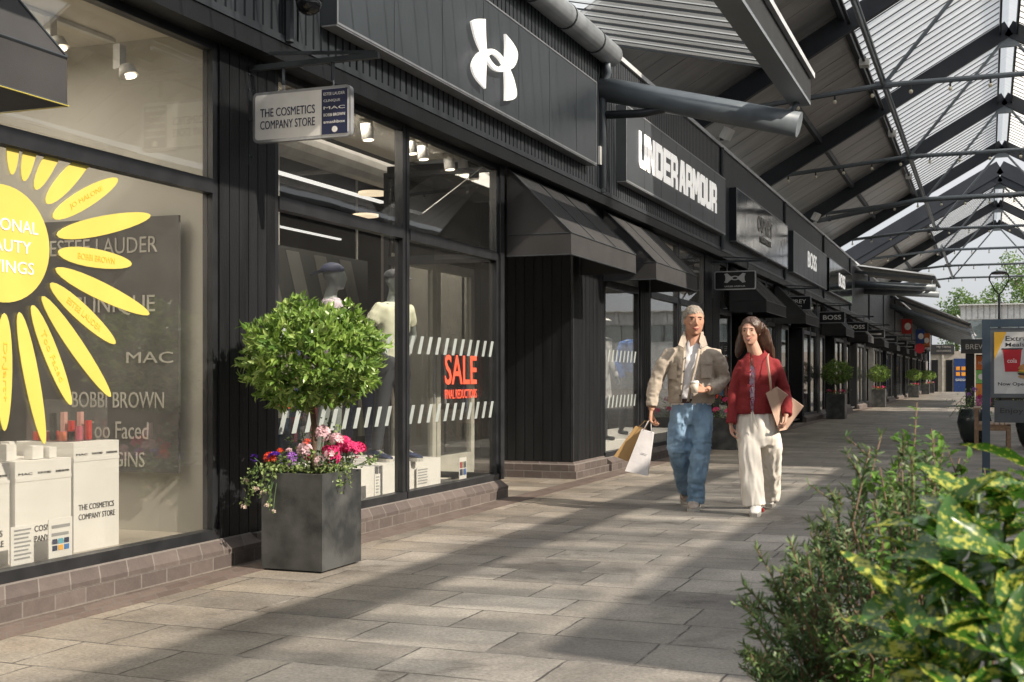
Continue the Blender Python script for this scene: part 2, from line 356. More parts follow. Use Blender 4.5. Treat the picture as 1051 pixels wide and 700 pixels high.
    n6 = N(nt, 'ShaderNodeTexNoise', Scale=.9, Detail=10, Roughness=.75, Distortion=1.2); L(tc.outputs['Object'], n6.inputs['Vector'])
    r6 = N(nt, 'ShaderNodeValToRGB'); r6.color_ramp.elements[0].position = .54; r6.color_ramp.elements[1].position = .66; r6.color_ramp.elements[0].color = (1, 1, 1, 1); r6.color_ramp.elements[1].color = (.5, .48, .46, 1); L(n6.outputs['Fac'], r6.inputs[0])
    g3 = N(nt, 'ShaderNodeMix', data_type='RGBA', blend_type='MULTIPLY'); g3.inputs[0].default_value = 1; L(g2.outputs[2], g3.inputs[6]); L(r6.outputs[0], g3.inputs[7]); L(g3.outputs[2], b.inputs['Base Color'])
    rr = N(nt, 'ShaderNodeMapRange'); rr.inputs['To Min'].default_value = .48; rr.inputs['To Max'].default_value = .8; L(n1.outputs['Fac'], rr.inputs['Value']); L(rr.outputs[0], b.inputs['Roughness'])
    # bump
    inv = N(nt, 'ShaderNodeMath', operation='MULTIPLY_ADD'); inv.inputs[1].default_value = -1.0; L(br.outputs['Fac'], inv.inputs[0])
    n5 = N(nt, 'ShaderNodeTexNoise', Scale=9, Detail=6, Roughness=.6); L(tc.outputs['Object'], n5.inputs['Vector']); L(n5.outputs['Fac'], inv.inputs[2])
    b1 = N(nt, 'ShaderNodeBump', Strength=.8, Distance=.014); L(inv.outputs[0], b1.inputs['Height'])
    b2 = N(nt, 'ShaderNodeBump', Strength=.5, Distance=.004); L(n2.outputs['Fac'], b2.inputs['Height']); L(b1.outputs[0], b2.inputs['Normal']); L(b2.outputs[0], b.inputs['Normal'])
    return m
pave = paving()
tag(MB().box(-300, -300, -.4, 300, 500, 0).build('pavement', pave), kind='structure')
def brickmat(name, c1, c2, mortar, bw, rh, ax):
    m, nt, b = new_mat(name); L = nt.links.new
    tc = N(nt, 'ShaderNodeTexCoord'); sp = N(nt, 'ShaderNodeSeparateXYZ'); cb = N(nt, 'ShaderNodeCombineXYZ'); L(tc.outputs['Object'], sp.inputs[0])
    # u along the wall (x+y), v up
    a = N(nt, 'ShaderNodeMath', operation='ADD'); L(sp.outputs['X'], a.inputs[0]); L(sp.outputs['Y'], a.inputs[1]); L(a.outputs[0], cb.inputs['X'])
    L(sp.outputs[ax], cb.inputs['Y'])
    br = N(nt, 'ShaderNodeTexBrick', Scale=1.0); L(cb.outputs[0], br.inputs['Vector'])
    br.inputs['Color1'].default_value = rgba(c1); br.inputs['Color2'].default_value = rgba(c2); br.inputs['Mortar'].default_value = rgba(mortar)
    br.inputs['Mortar Size'].default_value = .005; br.inputs['Brick Width'].default_value = bw; br.inputs['Row Height'].default_value = rh; br.offset = .5
    n1 = N(nt, 'ShaderNodeTexNoise', Scale=14, Detail=6, Roughness=.7); L(tc.outputs['Object'], n1.inputs['Vector'])
    r = N(nt, 'ShaderNodeValToRGB'); r.color_ramp.elements[0].color = (.6, .6, .6, 1); r.color_ramp.elements[1].color = (1.3, 1.3, 1.3, 1); L(n1.outputs['Fac'], r.inputs[0])
    mu = N(nt, 'ShaderNodeMix', data_type='RGBA', blend_type='MULTIPLY'); mu.inputs[0].default_value = 1; L(br.outputs['Color'], mu.inputs[6]); L(r.outputs[0], mu.inputs[7])
    L(mu.outputs[2], b.inputs['Base Color']); b.inputs['Roughness'].default_value = .75
    bp = N(nt, 'ShaderNodeBump', Strength=.5, Distance=.01); L(n1.outputs['Fac'], bp.inputs['Height']); L(bp.outputs[0], b.inputs['Normal'])
    return m
brick = brickmat('red_grey_brick', (.072, .056, .051), (.115, .092, .083), (.15, .135, .122), .23, .085, 'Z')
gully = brickmat('brown_brick_band', (.085, .06, .05), (.12, .088, .074), (.11, .1, .09), .22, .11, 'X')
tag(MB().box(-4.44, -6, .0, -4.2, 130, .004).build('brick_edging_strip', gully), kind='structure')
# ---------------------------------------------------------------- shop fronts
XG = -4.6      # glass plane
XF = -4.42     # fascia cladding plane
def plinth(mb, y0, y1, x=XG, d=.13):
    # two courses with a chamfered top course; runs along the street
    xo = x+d
    for (a, b, c, e) in ((xo, xo, 0, .085), (xo, x+.02, .087, .175)):
        pass
    prof = [(x-.15, 0), (xo, 0), (xo, .085), (xo+.004, .087), (xo+.004, .115), (x+.045, .175), (x-.15, .175)]
    y = y0
    v = [Vector((p[0], y0, p[1])) for p in prof]
    mb.prism(v, (0, 1, 0), y1-y0)
def ribs(mb, x, y0, y1, z0, z1, pitch=.105, d=.014):
    y = y0; vs = []; k = 0; prof = []
    while y < y1-.001:
        a = min(y+pitch*.72, y1); b = min(y+pitch, y1)
        prof += [(x+d, y), (x+d, a), (x, a+.002), (x, b-.002)]; y += pitch
    n = len(prof)
    for p in prof: vs += [(p[0], min(p[1], y1), z0), (p[0], min(p[1], y1), z1)]
    mb.add(vs, [(2*i, 2*i+2, 2*i+3, 2*i+1) for i in range(n-1)])
def boards(mb, a, b, z0, z1, n, nrm, t=.018):
    a = Vector(a); b = Vector(b); d = (b-a)/n; nrm = Vector(nrm)
    for i in range(n):
        p = a+d*i+d.normalized()*.004; q = a+d*(i+1)-d.normalized()*.004
        mb.prism([Vector((p.x, p.y, z0)), Vector((q.x, q.y, z0)), Vector((q.x, q.y, z1)), Vector((p.x, p.y, z1))], nrm, t)
    mb.prism([Vector((a.x, a.y, z0)), Vector((b.x, b.y, z0)), Vector((b.x, b.y, z1)), Vector((a.x, a.y, z1))], -nrm, .06)
ZS, ZT0, ZT1, ZH = .235, 2.36, 2.45, 3.32
def window(par, y0, y1, gl=glass_m, x=XG, lintel=True, zb=ZS):
    f = MB(); fw = .055
    f.box(x-.04, y0, zb-.06, x+.05, y1, zb)           # sill
    f.box(x-.04, y0, zb+.001, x+.035, y0+fw, ZH); f.box(x-.04, y1-fw, zb+.001, x+.035, y1, ZH)
    f.box(x-.038, y0+fw, ZH-.05, x+.033, y1-fw, ZH); f.box(x-.038, y0+fw, ZT0, x+.045, y1-fw, ZT1)
    o = f.build('window', frame_m, par)
    g = MB(); g.box(x-.006, y0+fw, zb, x, y1-fw, ZT0); g.box(x-.006, y0+fw, ZT1, x, y1-fw, ZH-.05)
    g.build('pane', gl, o); return o
def fascia(par, y0, y1, z0=3.49, ztop=5.25):
    m = MB(); ribs(m, XF, y0+.12, y1-.1, z0, ztop); m.build('fascia_cladding', fascia_m, par)
    MB().box(XF-.06, y1-.1, 3.4, XF+.0, y1, ztop-.02).build('corner_post', steel_d, par); MB().box(XF-.06, y0, 3.4, XF+.0, y0+.12, ztop-.02).build('corner_post', steel_d, par)
    MB().tube([(XF+.04, y1-.05, 3.45), (XF+.04, y1-.05, ztop)], .035, 8).build('downpipe', steel_d, par)
    MB().box(XF-.2, y0, ztop, XF+.05, y1, ztop+.06).build('parapet_cap', gutter_m, par); MB().box(XF-.05, y0, 3.44, XF+.03, y1, 3.488).build('fascia_trim', fascia_m, par)
    MB().box(XG-.05, y0, ZH+.002, XF+.02, y1, 3.438).build('soffit', black, par); MB().box(XG-.07, y0, 3.44, XF-.062, y1, ztop-.02).build('parapet_wall', black, par)
def room(par, y0, y1, x1, wall, ceil, floor, zc=3.34, zf=.19, walls=(1, 1)):
    m = MB(); m.box(x1-.05, y0, 0, x1, y1, zc+.5)
    if walls[0]: m.box(x1+.001, y0-.0, 0, XG-.07, y0+.03, zc)
    if walls[1]: m.box(x1+.001, y1-.03, 0, XG-.07, y1, zc)
    m.build('interior_wall', wall, par)
    MB().box(x1+.001, y0+.03, zc, XG-.051, y1-.03, zc+.05).build('interior_ceiling', ceil, par)
    MB().box(x1+.001, y0+.03, zf-.03, XG-.05, y1-.03, zf).build('interior_floor', floor, par)
def post(par, y0, y1, n=6, x=XG+.03):
    m = MB(); boards(m, (x, y0, 0), (x, y1, 0), .14, ZH, n, (1, 0, 0)); m.build('cladding', blackboard, par)
def shop(name, label, y0, y1):
    return thing(name, label, 'shop', (XG, (y0+y1)/2, 0))
wood_floor = mat('pale_shop_floor', (.4, .36, .3), .35, c2=(.34, .3, .25))
dark_floor = mat('grey_shop_floor', (.14, .14, .14), .3)

# --- shop A: beauty
A = shop('shop_unit', 'black fronted shop at the left edge with a yellow sun sticker filling its big window', -4, 7.2)
window(A, .9, 6.6); window(A, -4, .85)
post(A, 6.6, 7.26, 6); fascia(A, -3, 7.2)
m = MB(); plinth(m, -4, 6.95); m.build('brick_plinth', brick, A)
MB().box(XG-.149, 6.952, .0, XG+.1, 7.28, .168).build('plinth_end', brick, A)
room(A, -4, 6.62, -7.6, cream, white_ceil, wood_floor, 3.4, .2, (1, 1))
MB().box(-7.0, 5.2, .2, -6.9, 6.5, 2.9).build('interior_partition', midwall, A)
# --- shop B: sportswear
B = shop('shop_unit', 'black fronted sportswear shop with mannequins behind glass and white symbol above', 7.2, 21.6)
window(B, 7.26, 9.3, glass_deep); window(B, 9.32, 11.4, glass_deep)
m = MB(); plinth(m, 7.28, 11.42); m.build('brick_plinth', brick, B)
m = MB(); m.box(XG-.04, 11.402, .176, XG+.06, 11.5, ZH); m.build('corner_post', frame_m, B)
# recessed entrance: glazed return, pier, doors
f = MB(); 
for zz in ((ZS-.06, ZS), (ZT0, ZT1), (ZH-.05, ZH)): f.box(-5.8, 11.42, zz[0], XG-.042, 11.48, zz[1])
f.box(-5.86, 11.42, ZS-.06, -5.802, 11.48, ZH)
o = f.build('window', frame_m, B); MB().box(-5.8, 11.45, ZS, XG-.042, 11.455, ZH).build('pane', glass_deep, o)
pale_frame = mat('pale_door_frame', (.42, .41, .36), .5)
for (ya, yb) in ((11.52, 12.6), (12.62, 13.7)):
    f = MB(); f.box(-5.86, ya, .03, -5.8, ya+.1, 2.5); f.box(-5.86, yb-.1, .03, -5.8, yb, 2.5); f.box(-5.858, ya+.1, .03, -5.802, yb-.1, .3); f.box(-5.858, ya+.1, 2.4, -5.802, yb-.1, 2.5)
    o = f.build('door', pale_frame, B); MB().box(-5.835, ya+.1, .3, -5.829, yb-.1, 2.4).build('pane', glass_m, o)
    MB().tube([(-5.76, (ya+.14) if ya > 12 else yb-.14, .9), (-5.76, (ya+.14) if ya > 12 else yb-.14, 1.5)], .015, 6).build('handle', edge_m, o)
MB().box(-5.86, 11.52, 2.502, -5.8, 13.72, 3.4).build('transom_panel', black, B)
MB().box(-5.86, 11.5, ZH, XG-.052, 13.72, 3.4).build('recess_ceiling', black, B)
m = MB(); boards(m, (-5.85, 13.76, 0), (-4.59, 13.76, 0), .2, ZH, 11, (0, -1, 0)); boards(m, (-4.575, 13.78, 0), (-4.575, 15.0, 0), .2, ZH, 8, (1, 0, 0))
m.build('pier_cladding', blackboard, B)
MB().box(-4.587, 13.741, .2, -4.556, 13.778, ZH).build('corner_trim', edge_m if False else frame_m, B)
m = MB(); m.box(-5.85, 13.69, 0, -4.5, 15.03, .09); m.box(-5.85, 13.71, .0905, -4.525, 15.02, .16); 
m.add([(-5.85, 13.71, .1605), (-4.525, 13.71, .1605), (-4.525, 15.02, .1605), (-5.85, 15.02, .1605), (-5.85, 13.75, .2), (-4.56, 13.75, .2), (-4.56, 15.0, .2), (-5.85, 15.0, .2)], [(0, 1, 5, 4), (1, 2, 6, 5), (2, 3, 7, 6), (4, 5, 6, 7)])
m.build('pier_plinth', brick, B)
# door bay beneath second awning and the windows after it
window(B, 15.04, 16.72, glass_deep); window(B, 17.3, 19.05, glass_deep); window(B, 19.1, 20.95, glass_deep)
post(B, 16.73, 17.29, 5); post(B, 20.96, 21.58, 5)
m = MB(); plinth(m, 15.04, 21.6); m.build('brick_plinth', brick, B)
fascia(B, 7.2, 14.4); fascia(B, 14.4, 21.6)
# interior
m = MB(); m.box(-13, 7.28, 0, -12.95, 21.6, 4.6); m.box(-12.949, 7.21, 0, XG-.06, 7.27, 4.6); m.box(-12.949, 21.5, 0, XG-.06, 21.55, 4.6); m.build('interior_wall', darkwall, B)
MB().box(-12.949, 7.28, 4.6, -5.6, 21.5, 4.65).build('interior_ceiling', darkwall, B)
m = MB(); m.box(-5.7, 7.28, 3.42, XG-.07, 11.45, 3.47); m.box(-5.7, 7.28, 3.472, -5.65, 21.4, 4.6); m.box(-5.7, 15.05, 3.42, XG-.07, 21.49, 3.47); m.build('window_bulkhead', white_ceil, B)
MB().box(-12.949, 7.28, .13, XG-.05, 11.41, .16).build('interior_floor', dark_floor, B)
MB().box(-12.949, 11.415, .13, -5.87, 21.45, .16).build('interior_floor', dark_floor, B)
MB().box(-5.5, 15.05, .13, XG-.05, 21.45, .16).build('interior_floor', dark_floor, B)
# ceiling services
m = MB()
for yy in (8.6, 10.8, 13, 15.2): m.tube([(-12.9, yy, 4.1), (-5.8, yy, 4.1)], .035, 8); 
for xx in (-6.4, -7.0, -8.4, -10.2): m.tube([(xx, 7.3, 4.25), (xx, 21, 4.25)], .05, 8)
m.tube([(-7.4, 7.3, 3.85), (-7.4, 21, 3.85)], .17, 12)
m.build('ceiling_pipes', mat('pale_duct', (.4, .39, .37), .6), B)
m = MB(); 
for k in range(5): m.tube([(-9.3, 8+k*2.3, 2.8), (-9.3, 8+k*2.3, 4.5)], .02, 6)
m.build('ceiling_rods', track_w, B)

def lamp(x, y, z, w, sx, sy, col=(1, .9, .76)):
    d = bpy.data.lights.new('shop_ceiling_light', 'AREA'); d.energy = w; d.shape = 'RECTANGLE'; d.size = sx; d.size_y = sy; d.color = col
    o = bpy.data.objects.new('shop_ceiling_light', d); COL.objects.link(o); o.location = (x, y, z); return o
lamp(-5.9, 3.5, 3.3, 90, 1.2, 5); lamp(-8, 12, 4.0, 60, 2, 6); lamp(-5.15, 9.4, 3.38, 45, .4, 3); lamp(-5.3, 17.5, 3.38, 40, .4, 4); lamp(-7, 18, 3.6, 110, 2, 4)
lamp(-6.2, 25.2, 3.2, 45, .6, 5); lamp(-6.2, 36, 3.2, 80, .6, 12)
for q in range(5): lamp(-6.2, 46.8+q*7.2, 3.2, 45, .6, 5)
# ---------------------------------------------------------------- figures (people and mannequins)
def local_thing(name, label, cat, c0, px0, group=None):
    loc = FW*c0+RT*((px0-525.5)/1260*c0)
    o = thing(name, label, cat, loc, group); o.rotation_euler = (0, 0, YAW); OFF[o.name] = Vector((0, 0, 0))
    def LL(px, py, dy=0):
        c = c0+dy
        return Vector(((px-525.5)/1260*c-(px0-525.5)/1260*c0, dy, H-(py-387)/1260*c))
    return o, LL
def head_mb(mb, c, s=1.0, yaw=0, neck_to=None, fem=False, face=True, neck_r=.056):
    h = MB(); k = .9 if fem else 1
    h.ball((0, .012, .03), .079, .096, .09, 20, 14)
    h.loft([((0, -.012, .04), .072, .08), ((0, -.016, -.005), .073*k+.001, .079), ((0, -.02, -.04), .07*k, .073), ((0, -.026, -.072), .062*k, .064), ((0, -.034, -.097), .047*k, .05), ((0, -.042, -.114), .028, .032)], 20)
    h.tube([(0, -.088, .022), (0, -.098, -.004), (0, -.108, -.03)], [(.007, .007), (.009, .008), (.0125, .009)], 8)
    h.ball((0, -.1, -.033), .016, .012, .009, 8, 6)
    h.ball((0, -.076, .028), .045, .014, .009, 12, 6)
    h.ball((-.036, -.068, -.024), .02, .016, .02, 8, 6); h.ball((.036, -.068, -.024), .02, .016, .02, 8, 6)
    h.ball((0, -.086, -.062), .024, .012, .006, 10, 6); h.ball((0, -.084, -.073), .02, .012, .007, 10, 6)
    h.ball((0, -.074, -.102), .018, .014, .014, 8, 6)
    for sx in (-1, 1): h.ball((sx*.074, .012, -.005), .011, .02, .03, 8, 8)
    cy, sy = math.cos(yaw), math.sin(yaw); c = Vector(c)
    tf = lambda p: Vector((p[0]*s*cy-p[1]*s*sy, p[0]*s*sy+p[1]*s*cy, p[2]*s))+c
    mb.add([tf(p) for p in h.v], h.f)
    if neck_to is not None: mb.tube([tf((0, .022, -.03)), tf((0, .02, -.09)), neck_to], [neck_r*s, neck_r*s*.97, neck_r*s*1.2], 14)
    return tf
def hand_mb(mb, wrist, d, pn, curl=.5, thumb=1, s=1.0, r=.0085, grip=None):
    """palm from the wrist along d; pn = palm normal; four fingers and a thumb"""
    d = Vector(d).normalized(); pn = Vector(pn); pn = (pn-d*pn.dot(d)).normalized(); x = d.cross(pn)*thumb; w = Vector(wrist)
    for i in range(4):
        o = (i-1.5)*.0195*s
        mb.tube([w-x*o*.1, w+d*.045*s-x*o*.8, w+d*.088*s-x*o], [.016*s, .014*s, .0105*s], 8)
        Ln = (.036, .04, .037, .029)[i]*s; p = w+d*.088*s-x*o; a = 0; pts = [p]
        for kk in range(3):
            a += curl*(1.0+.15*i)*(.9 if kk == 0 else 1.1); dd = d*math.cos(a)+pn*math.sin(a)
            p = p+dd*Ln*(1, .75, .6)[kk]; pts.append(p)
        mb.tube(pts, [r*s*1.08, r*s, r*s*.92, r*s*.8], 8)
    t0 = w+d*.03*s+x*.022*s
    mb.tube([t0, t0+d*.03*s+x*.022*s+pn*.012*s, t0+d*.055*s+x*.022*s+pn*.03*s, t0+d*.075*s+x*.012*s+pn*.042*s], [.014*s, .0115*s, .0105*s, .0085*s], 8)
def wrinkle(me, amp, sc=(7, 7, 7), seed=0, fn=None):
    me.update(); ns = [v.normal.copy() for v in me.vertices]
    for v, n in zip(me.vertices, ns):
        p = v.co; q = Vector((p.x*sc[0]+seed, p.y*sc[1], p.z*sc[2]))
        a = noise.fractal(q, 1.0, 2.0, 3)
        rdg = 1-abs(noise.noise(q*1.7+Vector((5, 1, 3))))*2
        k = fn(p) if fn else 1
        v.co = p+n*(amp*k*(a*.7+rdg*.5-.45))
def cut(me, test):
    import bmesh
    bm = bmesh.new(); bm.from_mesh(me)
    bmesh.ops.delete(bm, geom=[f for f in bm.faces if test(f.calc_center_median())], context='FACES')
    bm.to_mesh(me); bm.free(); me.update()
def shoe(par, heel, toe, mats, w=.05, hgt=.1, name='shoe'):
    """sole plus upper from heel to toe"""
    heel = Vector(heel); toe = Vector(toe); d = (toe-heel); L = d.length; d.normalize(); x = d.cross(Zv).normalized(); u = x.cross(d)
    up = MB(); P = lambda t, a, b: heel+d*(t*L)+x*a+u*b
    prof = [(0, .6, .75, .0), (.03, .8, .95, 0), (.15, .95, 1.05, 0), (.3, .92, 1.0, 0), (.45, .92, .85, 0), (.62, 1.0, .62, 0), (.8, 1.03, .46, 0), (.93, .85, .36, 0), (1.0, .45, .22, 0)]
    v = []; n = 14
    for t, ww, hh, _ in prof:
        for j in range(n):
            a = 2*PI*j/n; ca, sa = math.cos(a), math.sin(a)
            v.append(P(t, ca*w*ww, .028+(sa*.5+.5)*(hh*hgt-.01)))
    f = [(i*n+j, i*n+(j+1) % n, (i+1)*n+(j+1) % n, (i+1)*n+j) for i in range(len(prof)-1) for j in range(n)]+[tuple(range(n-1, -1, -1)), tuple((len(prof)-1)*n+j for j in range(n))]
    up.add(v, f); o = up.build(name, mats[0], par, True)
    so_ = MB(); v = []
    for t, ww, hh, _ in prof: v += [P(t, -w*ww*1.07, 0), P(t, w*ww*1.07, 0), P(t, w*ww*1.07, .032), P(t, -w*ww*1.07, .032)]
    k = len(prof); f = [(i*4+j, i*4+(j+1) % 4, (i+1)*4+(j+1) % 4, (i+1)*4+j) for i in range(k-1) for j in range(4)]+[(3, 2, 1, 0), tuple(4*(k-1)+j for j in range(4))]
    so_.add(v, f); so_.build('sole', mats[1], o)
    la = MB()
    for i in range(5):
        t = .42+i*.055; hh = .028+(.93-.09*i)*hgt*.9
        la.tube([P(t, -w*.45, hh-.012), P(t, 0, hh+.0), P(t, w*.45, hh-.012)], .004, 5)
    la.build('laces', mats[1], o)
    return o
def limb(mb, pts, rs, n=14): mb.tube(pts, rs, n)

# ------------------------------ the man
jacket_m = mat('taupe_twill', (.41, .35, .285), .85, c2=(.36, .305, .245), scale=60, bump=.25, bscale=350)
tee_m = mat('white_cotton', (.75, .73, .74), .85)
denim = mat('blue_denim', (.21, .32, .44), .85, c2=(.1, .18, .28), scale=7, bump=.3, bscale=300, contrast=(.3, .62))
belt_m = mat('brown_leather', (.07, .03, .02), .5)
hair_m = mat('silver_blond_hair', (.32, .285, .24), .6, c2=(.15, .12, .09), scale=60, stretch=(3, 3, 1), bump=.6, bscale=60)
hair_w = mat('dark_brown_hair', (.075, .035, .02), .38, c2=(.03, .015, .01), scale=25, stretch=(4, 4, .35), bump=.5, bscale=40, spec=.6)
shoe_m = mat('pale_trainer', (.42, .37, .32), .6, c2=(.3, .24, .2), scale=15); sole_m = mat('off_white_sole', (.5, .48, .44), .6)
lip_m = mat('lips', (.36, .1, .08), .55); brow_m = mat('brow', (.07, .04, .025), .8); eye_m = mat('eye_white', (.34, .3, .28), .35); iris_m = mat('iris', (.03, .02, .015), .2)
M, ML = local_thing('person', 'man in taupe overshirt and baggy blue jeans walking with paper bags and a cup', 'person', 11.1, 711)
def face_bits(par, tf, smile=.0, fem=False, hair=None):
    off = OFF[par.name]
    for sx in (-1, 1):
        e = MB(); e.ball((0, 0, 0), .0125, .006, .0058, 10, 6); c = tf((sx*.031, -.0795, .006)); e.v = [tuple(Vector(v)+c) for v in e.v]
        eo = e.build('eye', eye_m, par, True)
        i_ = MB(); i_.ball(tf((sx*.031-(.003 if fem else 0), -.085, .0065)), .0075, .0035, .0066, 8, 6); i_.build('iris', iris_m, eo, True)
        b_ = MB(); b_.tube([tf((sx*.014, -.0905, .023)), tf((sx*.032, -.0885, .028)), tf((sx*.05, -.076, .022))], [.0042, .0052, .003] if not fem else [.0022, .0032, .0018], 6); b_.build('eyebrow', brow_m, par, True)
        ld = MB(); ld.tube([tf((sx*.019, -.084, .009)), tf((sx*.031, -.0885, .0135)), tf((sx*.044, -.079, .008))], .0022, 6); ld.build('eyelid', brow_m, par, True)
    m_ = MB(); m_.tube([tf((-.033, -.079, -.06+smile)), tf((-.013, -.096, -.066)), tf((.013, -.096, -.066)), tf((.033, -.079, -.06+smile))], [.003, .005, .005, .003], 8); 
    m_.tube([tf((-.022, -.086, -.068+smile*.6)), tf((0, -.0955, -.077)), tf((.022, -.086, -.068+smile*.6))], [.003, .006, .003], 8); m_.build('lips', lip_m, par, True)
b = MB()
hc = ML(712.3, 329.3, -.02)
tfm = head_mb(b, hc, 1.11, yaw=.05, neck_to=ML(711.5, 357, 0), neck_r=.066)
shL, shR = ML(684, 362, .0), ML(737, 362, .0)
elL, wrL = ML(672, 389, .0), ML(668.5, 421, -.06)
elR, wrR = ML(744.5, 391, .03), ML(725, 400.5, -.19)
b.loft([(ML(710, 418, .02), .11, .08), (ML(710, 395, .02), .12, .08), (ML(710, 372, .01), .14, .09), (ML(711, 363, .01), .11, .07), (ML(711, 355, .005), .07, .065)], 16)
limb(b, [ML(698, 368, 0), ML(688, 371, 0), ML(674, 389, 0), wrL], [.036, .036, .034, .027]); limb(b, [ML(724, 368, 0), ML(734, 371, 0), ML(742.5, 390, .03), wrR], [.036, .036, .034, .027])
hipL, hipR = ML(701, 420, .03), ML(718, 420, .02)
knL, knR = ML(696.5, 461, .02), ML(719, 461, -.06)
anL, anR = ML(703, 502, .42), ML(713.5, 511, -.04)
limb(b, [hipL, knL, anL], [.065, .055, .04]); limb(b, [hipR, knR, anR], [.065, .055, .04])
hand_mb(b, wrL, (-.06, -.05, -1), (.9, -.3, 0), .62, -1, 1.05)
hand_mb(b, wrR, (-1, -.12, .12), (0.1, -.5, .35), .55, 1, 1.0)
me = remesh(b, .0052, 3); meshobj('body', me, skin_m, M)
face_bits(M, tfm, .004)
# hair: cropped cap
h = MB(); h.ball(tfm((0, .02, .036)), .094, .116, .105, 24, 16)
me = remesh(h, .006, 2)
inv = tfm((0, 0, 0))
def hl(c):
    q = c-inv; y = q.y
    z = .062 if y < -.075 else (.064-(y+.075)/.045*.05 if y < -.03 else (.032-(y+.03)/.03*.03 if y < 0 else (.002 if y < .03 else -.05)))
    return q.z < z
cut(me, hl)
wrinkle(me, .008, (55, 55, 30), 3); meshobj('hair', me, hair_m, M)
# jacket
j = MB()
j.loft([(ML(709.5, 414, .02), .205, .135), (ML(709.5, 410, .02), .212, .14), (ML(709.5, 400, .02), .21, .14), (ML(709.5, 385, .015), .208, .14), (ML(710, 370, .01), .203, .14), (ML(710.5, 361, .01), .18, .125), (ML(711, 355.5, .01), .138, .105), (ML(711.5, 351, .01), .1, .088), (ML(711.5, 347, .01), .08, .08), (ML(711.5, 344, .01), .076, .076)], 26)
limb(j, [ML(696, 363.5, .01), ML(688, 364.5, .01), ML(680.5, 375, .0), ML(674, 389, 0), ML(670, 405, -.03), ML(668.8, 418, -.055)], [.07, .074, .073, .067, .06, .054])
limb(j, [ML(726, 363.5, .01), ML(734, 364.5, .01), ML(739.5, 376, .015), ML(742.5, 390, .03), ML(736, 397, -.09), ML(728.5, 400, -.165)], [.07, .074, .073, .067, .06, .052])
me = remesh(j, .0095, 5)
def in_open(p, w=0):
    if p.y > -.02: return False
    zt = ML(711, 349).z; zb = ML(711, 420).z
    t = (p.z-zb)/(ML(711, 352).z-zb)
    xl = ML(697.5, 404).x+(ML(703, 352).x-ML(697.5, 404).x)*t; xr = ML(706, 404).x+(ML(719.5, 352).x-ML(706, 404).x)*t
    return xl < p.x < xr
cut(me, lambda c: in_open(c) or c.z > ML(711, 345.5).z)
wrinkle(me, .011, (8, 8, 11), 1, lambda p: .3+abs(p.x)*3.5)
jo = meshobj('jacket', me, jacket_m, M)
ts = MB(); ts.loft([(ML(710, 416, .02), .185, .118), (ML(710, 385, .015), .192, .125), (ML(710.5, 370, .01), .185, .126), (ML(711, 361, .01), .13, .105), (ML(711.5, 351, .0), .08, .08), (ML(711.5, 347, .0), .073, .075)], 24)
me = remesh(ts, .01, 3); wrinkle(me, .008, (9, 9, 6), 4); meshobj('t_shirt', me, tee_m, M)
# collar, placket, pockets, buttons
cl_ = MB()
for (pts) in ([(702.5, 341.5, -.05), (699, 346, -.07), (696, 354.5, -.135), (701.5, 357.5, -.15), (704.5, 351, -.11)], [(719.5, 341.5, -.05), (723.5, 346, -.07), (726, 354.5, -.13), (720.5, 357.5, -.15), (717.5, 351, -.11)]):
    P = [ML(*q) for q in pts]; n = (P[2]-P[0]).cross(P[3]-P[0]).normalized(); n = n if n.y < 0 else -n; cl_.prism(P, n, .008)
cl_.tube([ML(703, 344, -.06), ML(701.5, 343, .02), ML(711.5, 341.5, .085), ML(721.5, 343, .02), ML(719.5, 344, -.06)], [(.008, .024)]*5, 8)
cl_.build('collar', jacket_m, jo)
def band(par, pts, w, name, m, d=.006, r=None):
    o = MB(); o.tube([ML(*q) for q in pts], [(w, d)]*len(pts), 8); return o.build(name, m, par, True)
pl_ = MB(); pl_.tube([ML(702.5, 360, -.135), ML(701, 375, -.148), ML(699, 395, -.145), ML(697.5, 412, -.138)], .012, 6); pl_.tube([ML(718, 358, -.135), ML(713.5, 378, -.148), ML(709, 395, -.147), ML(706.3, 412, -.138)], .014, 6); pl_.build('placket', jacket_m, jo, True)
def torso_y(px): return -.145*math.sqrt(max(0, 1-((px-709.7)/25.5)**2))+.012
for (x0, x1, y0, y1) in ((684.5, 695, 372.5, 375), (719, 731, 371.5, 374)):
    pk = MB(); P = [ML(x0, y0, torso_y(x0)-.012), ML(x1, y0, torso_y(x1)-.012), ML(x1, y1, torso_y(x1)-.012), ML(x0, y1, torso_y(x0)-.012)]; pk.prism(P, (0, -1, 0), .008)
    P = [ML(x0+.5, y1, torso_y(x0)-.008), ML(x1-.5, y1, torso_y(x1)-.008), ML(x1-.5, y1+14, torso_y(x1)-.012), ML(x0+.5, y1+14, torso_y(x0)-.012)]; pk.prism(P, (0, -1, 0), .005); pk.build('chest_pocket', jacket_m, jo)
bt = MB()
for q in ((703.2, 367.5), (702, 381), (699.5, 394), (698, 406)): bt.ball(ML(q[0], q[1], -.162), .008, .004, .008, 8, 6)
bt.build('buttons', ink, jo)
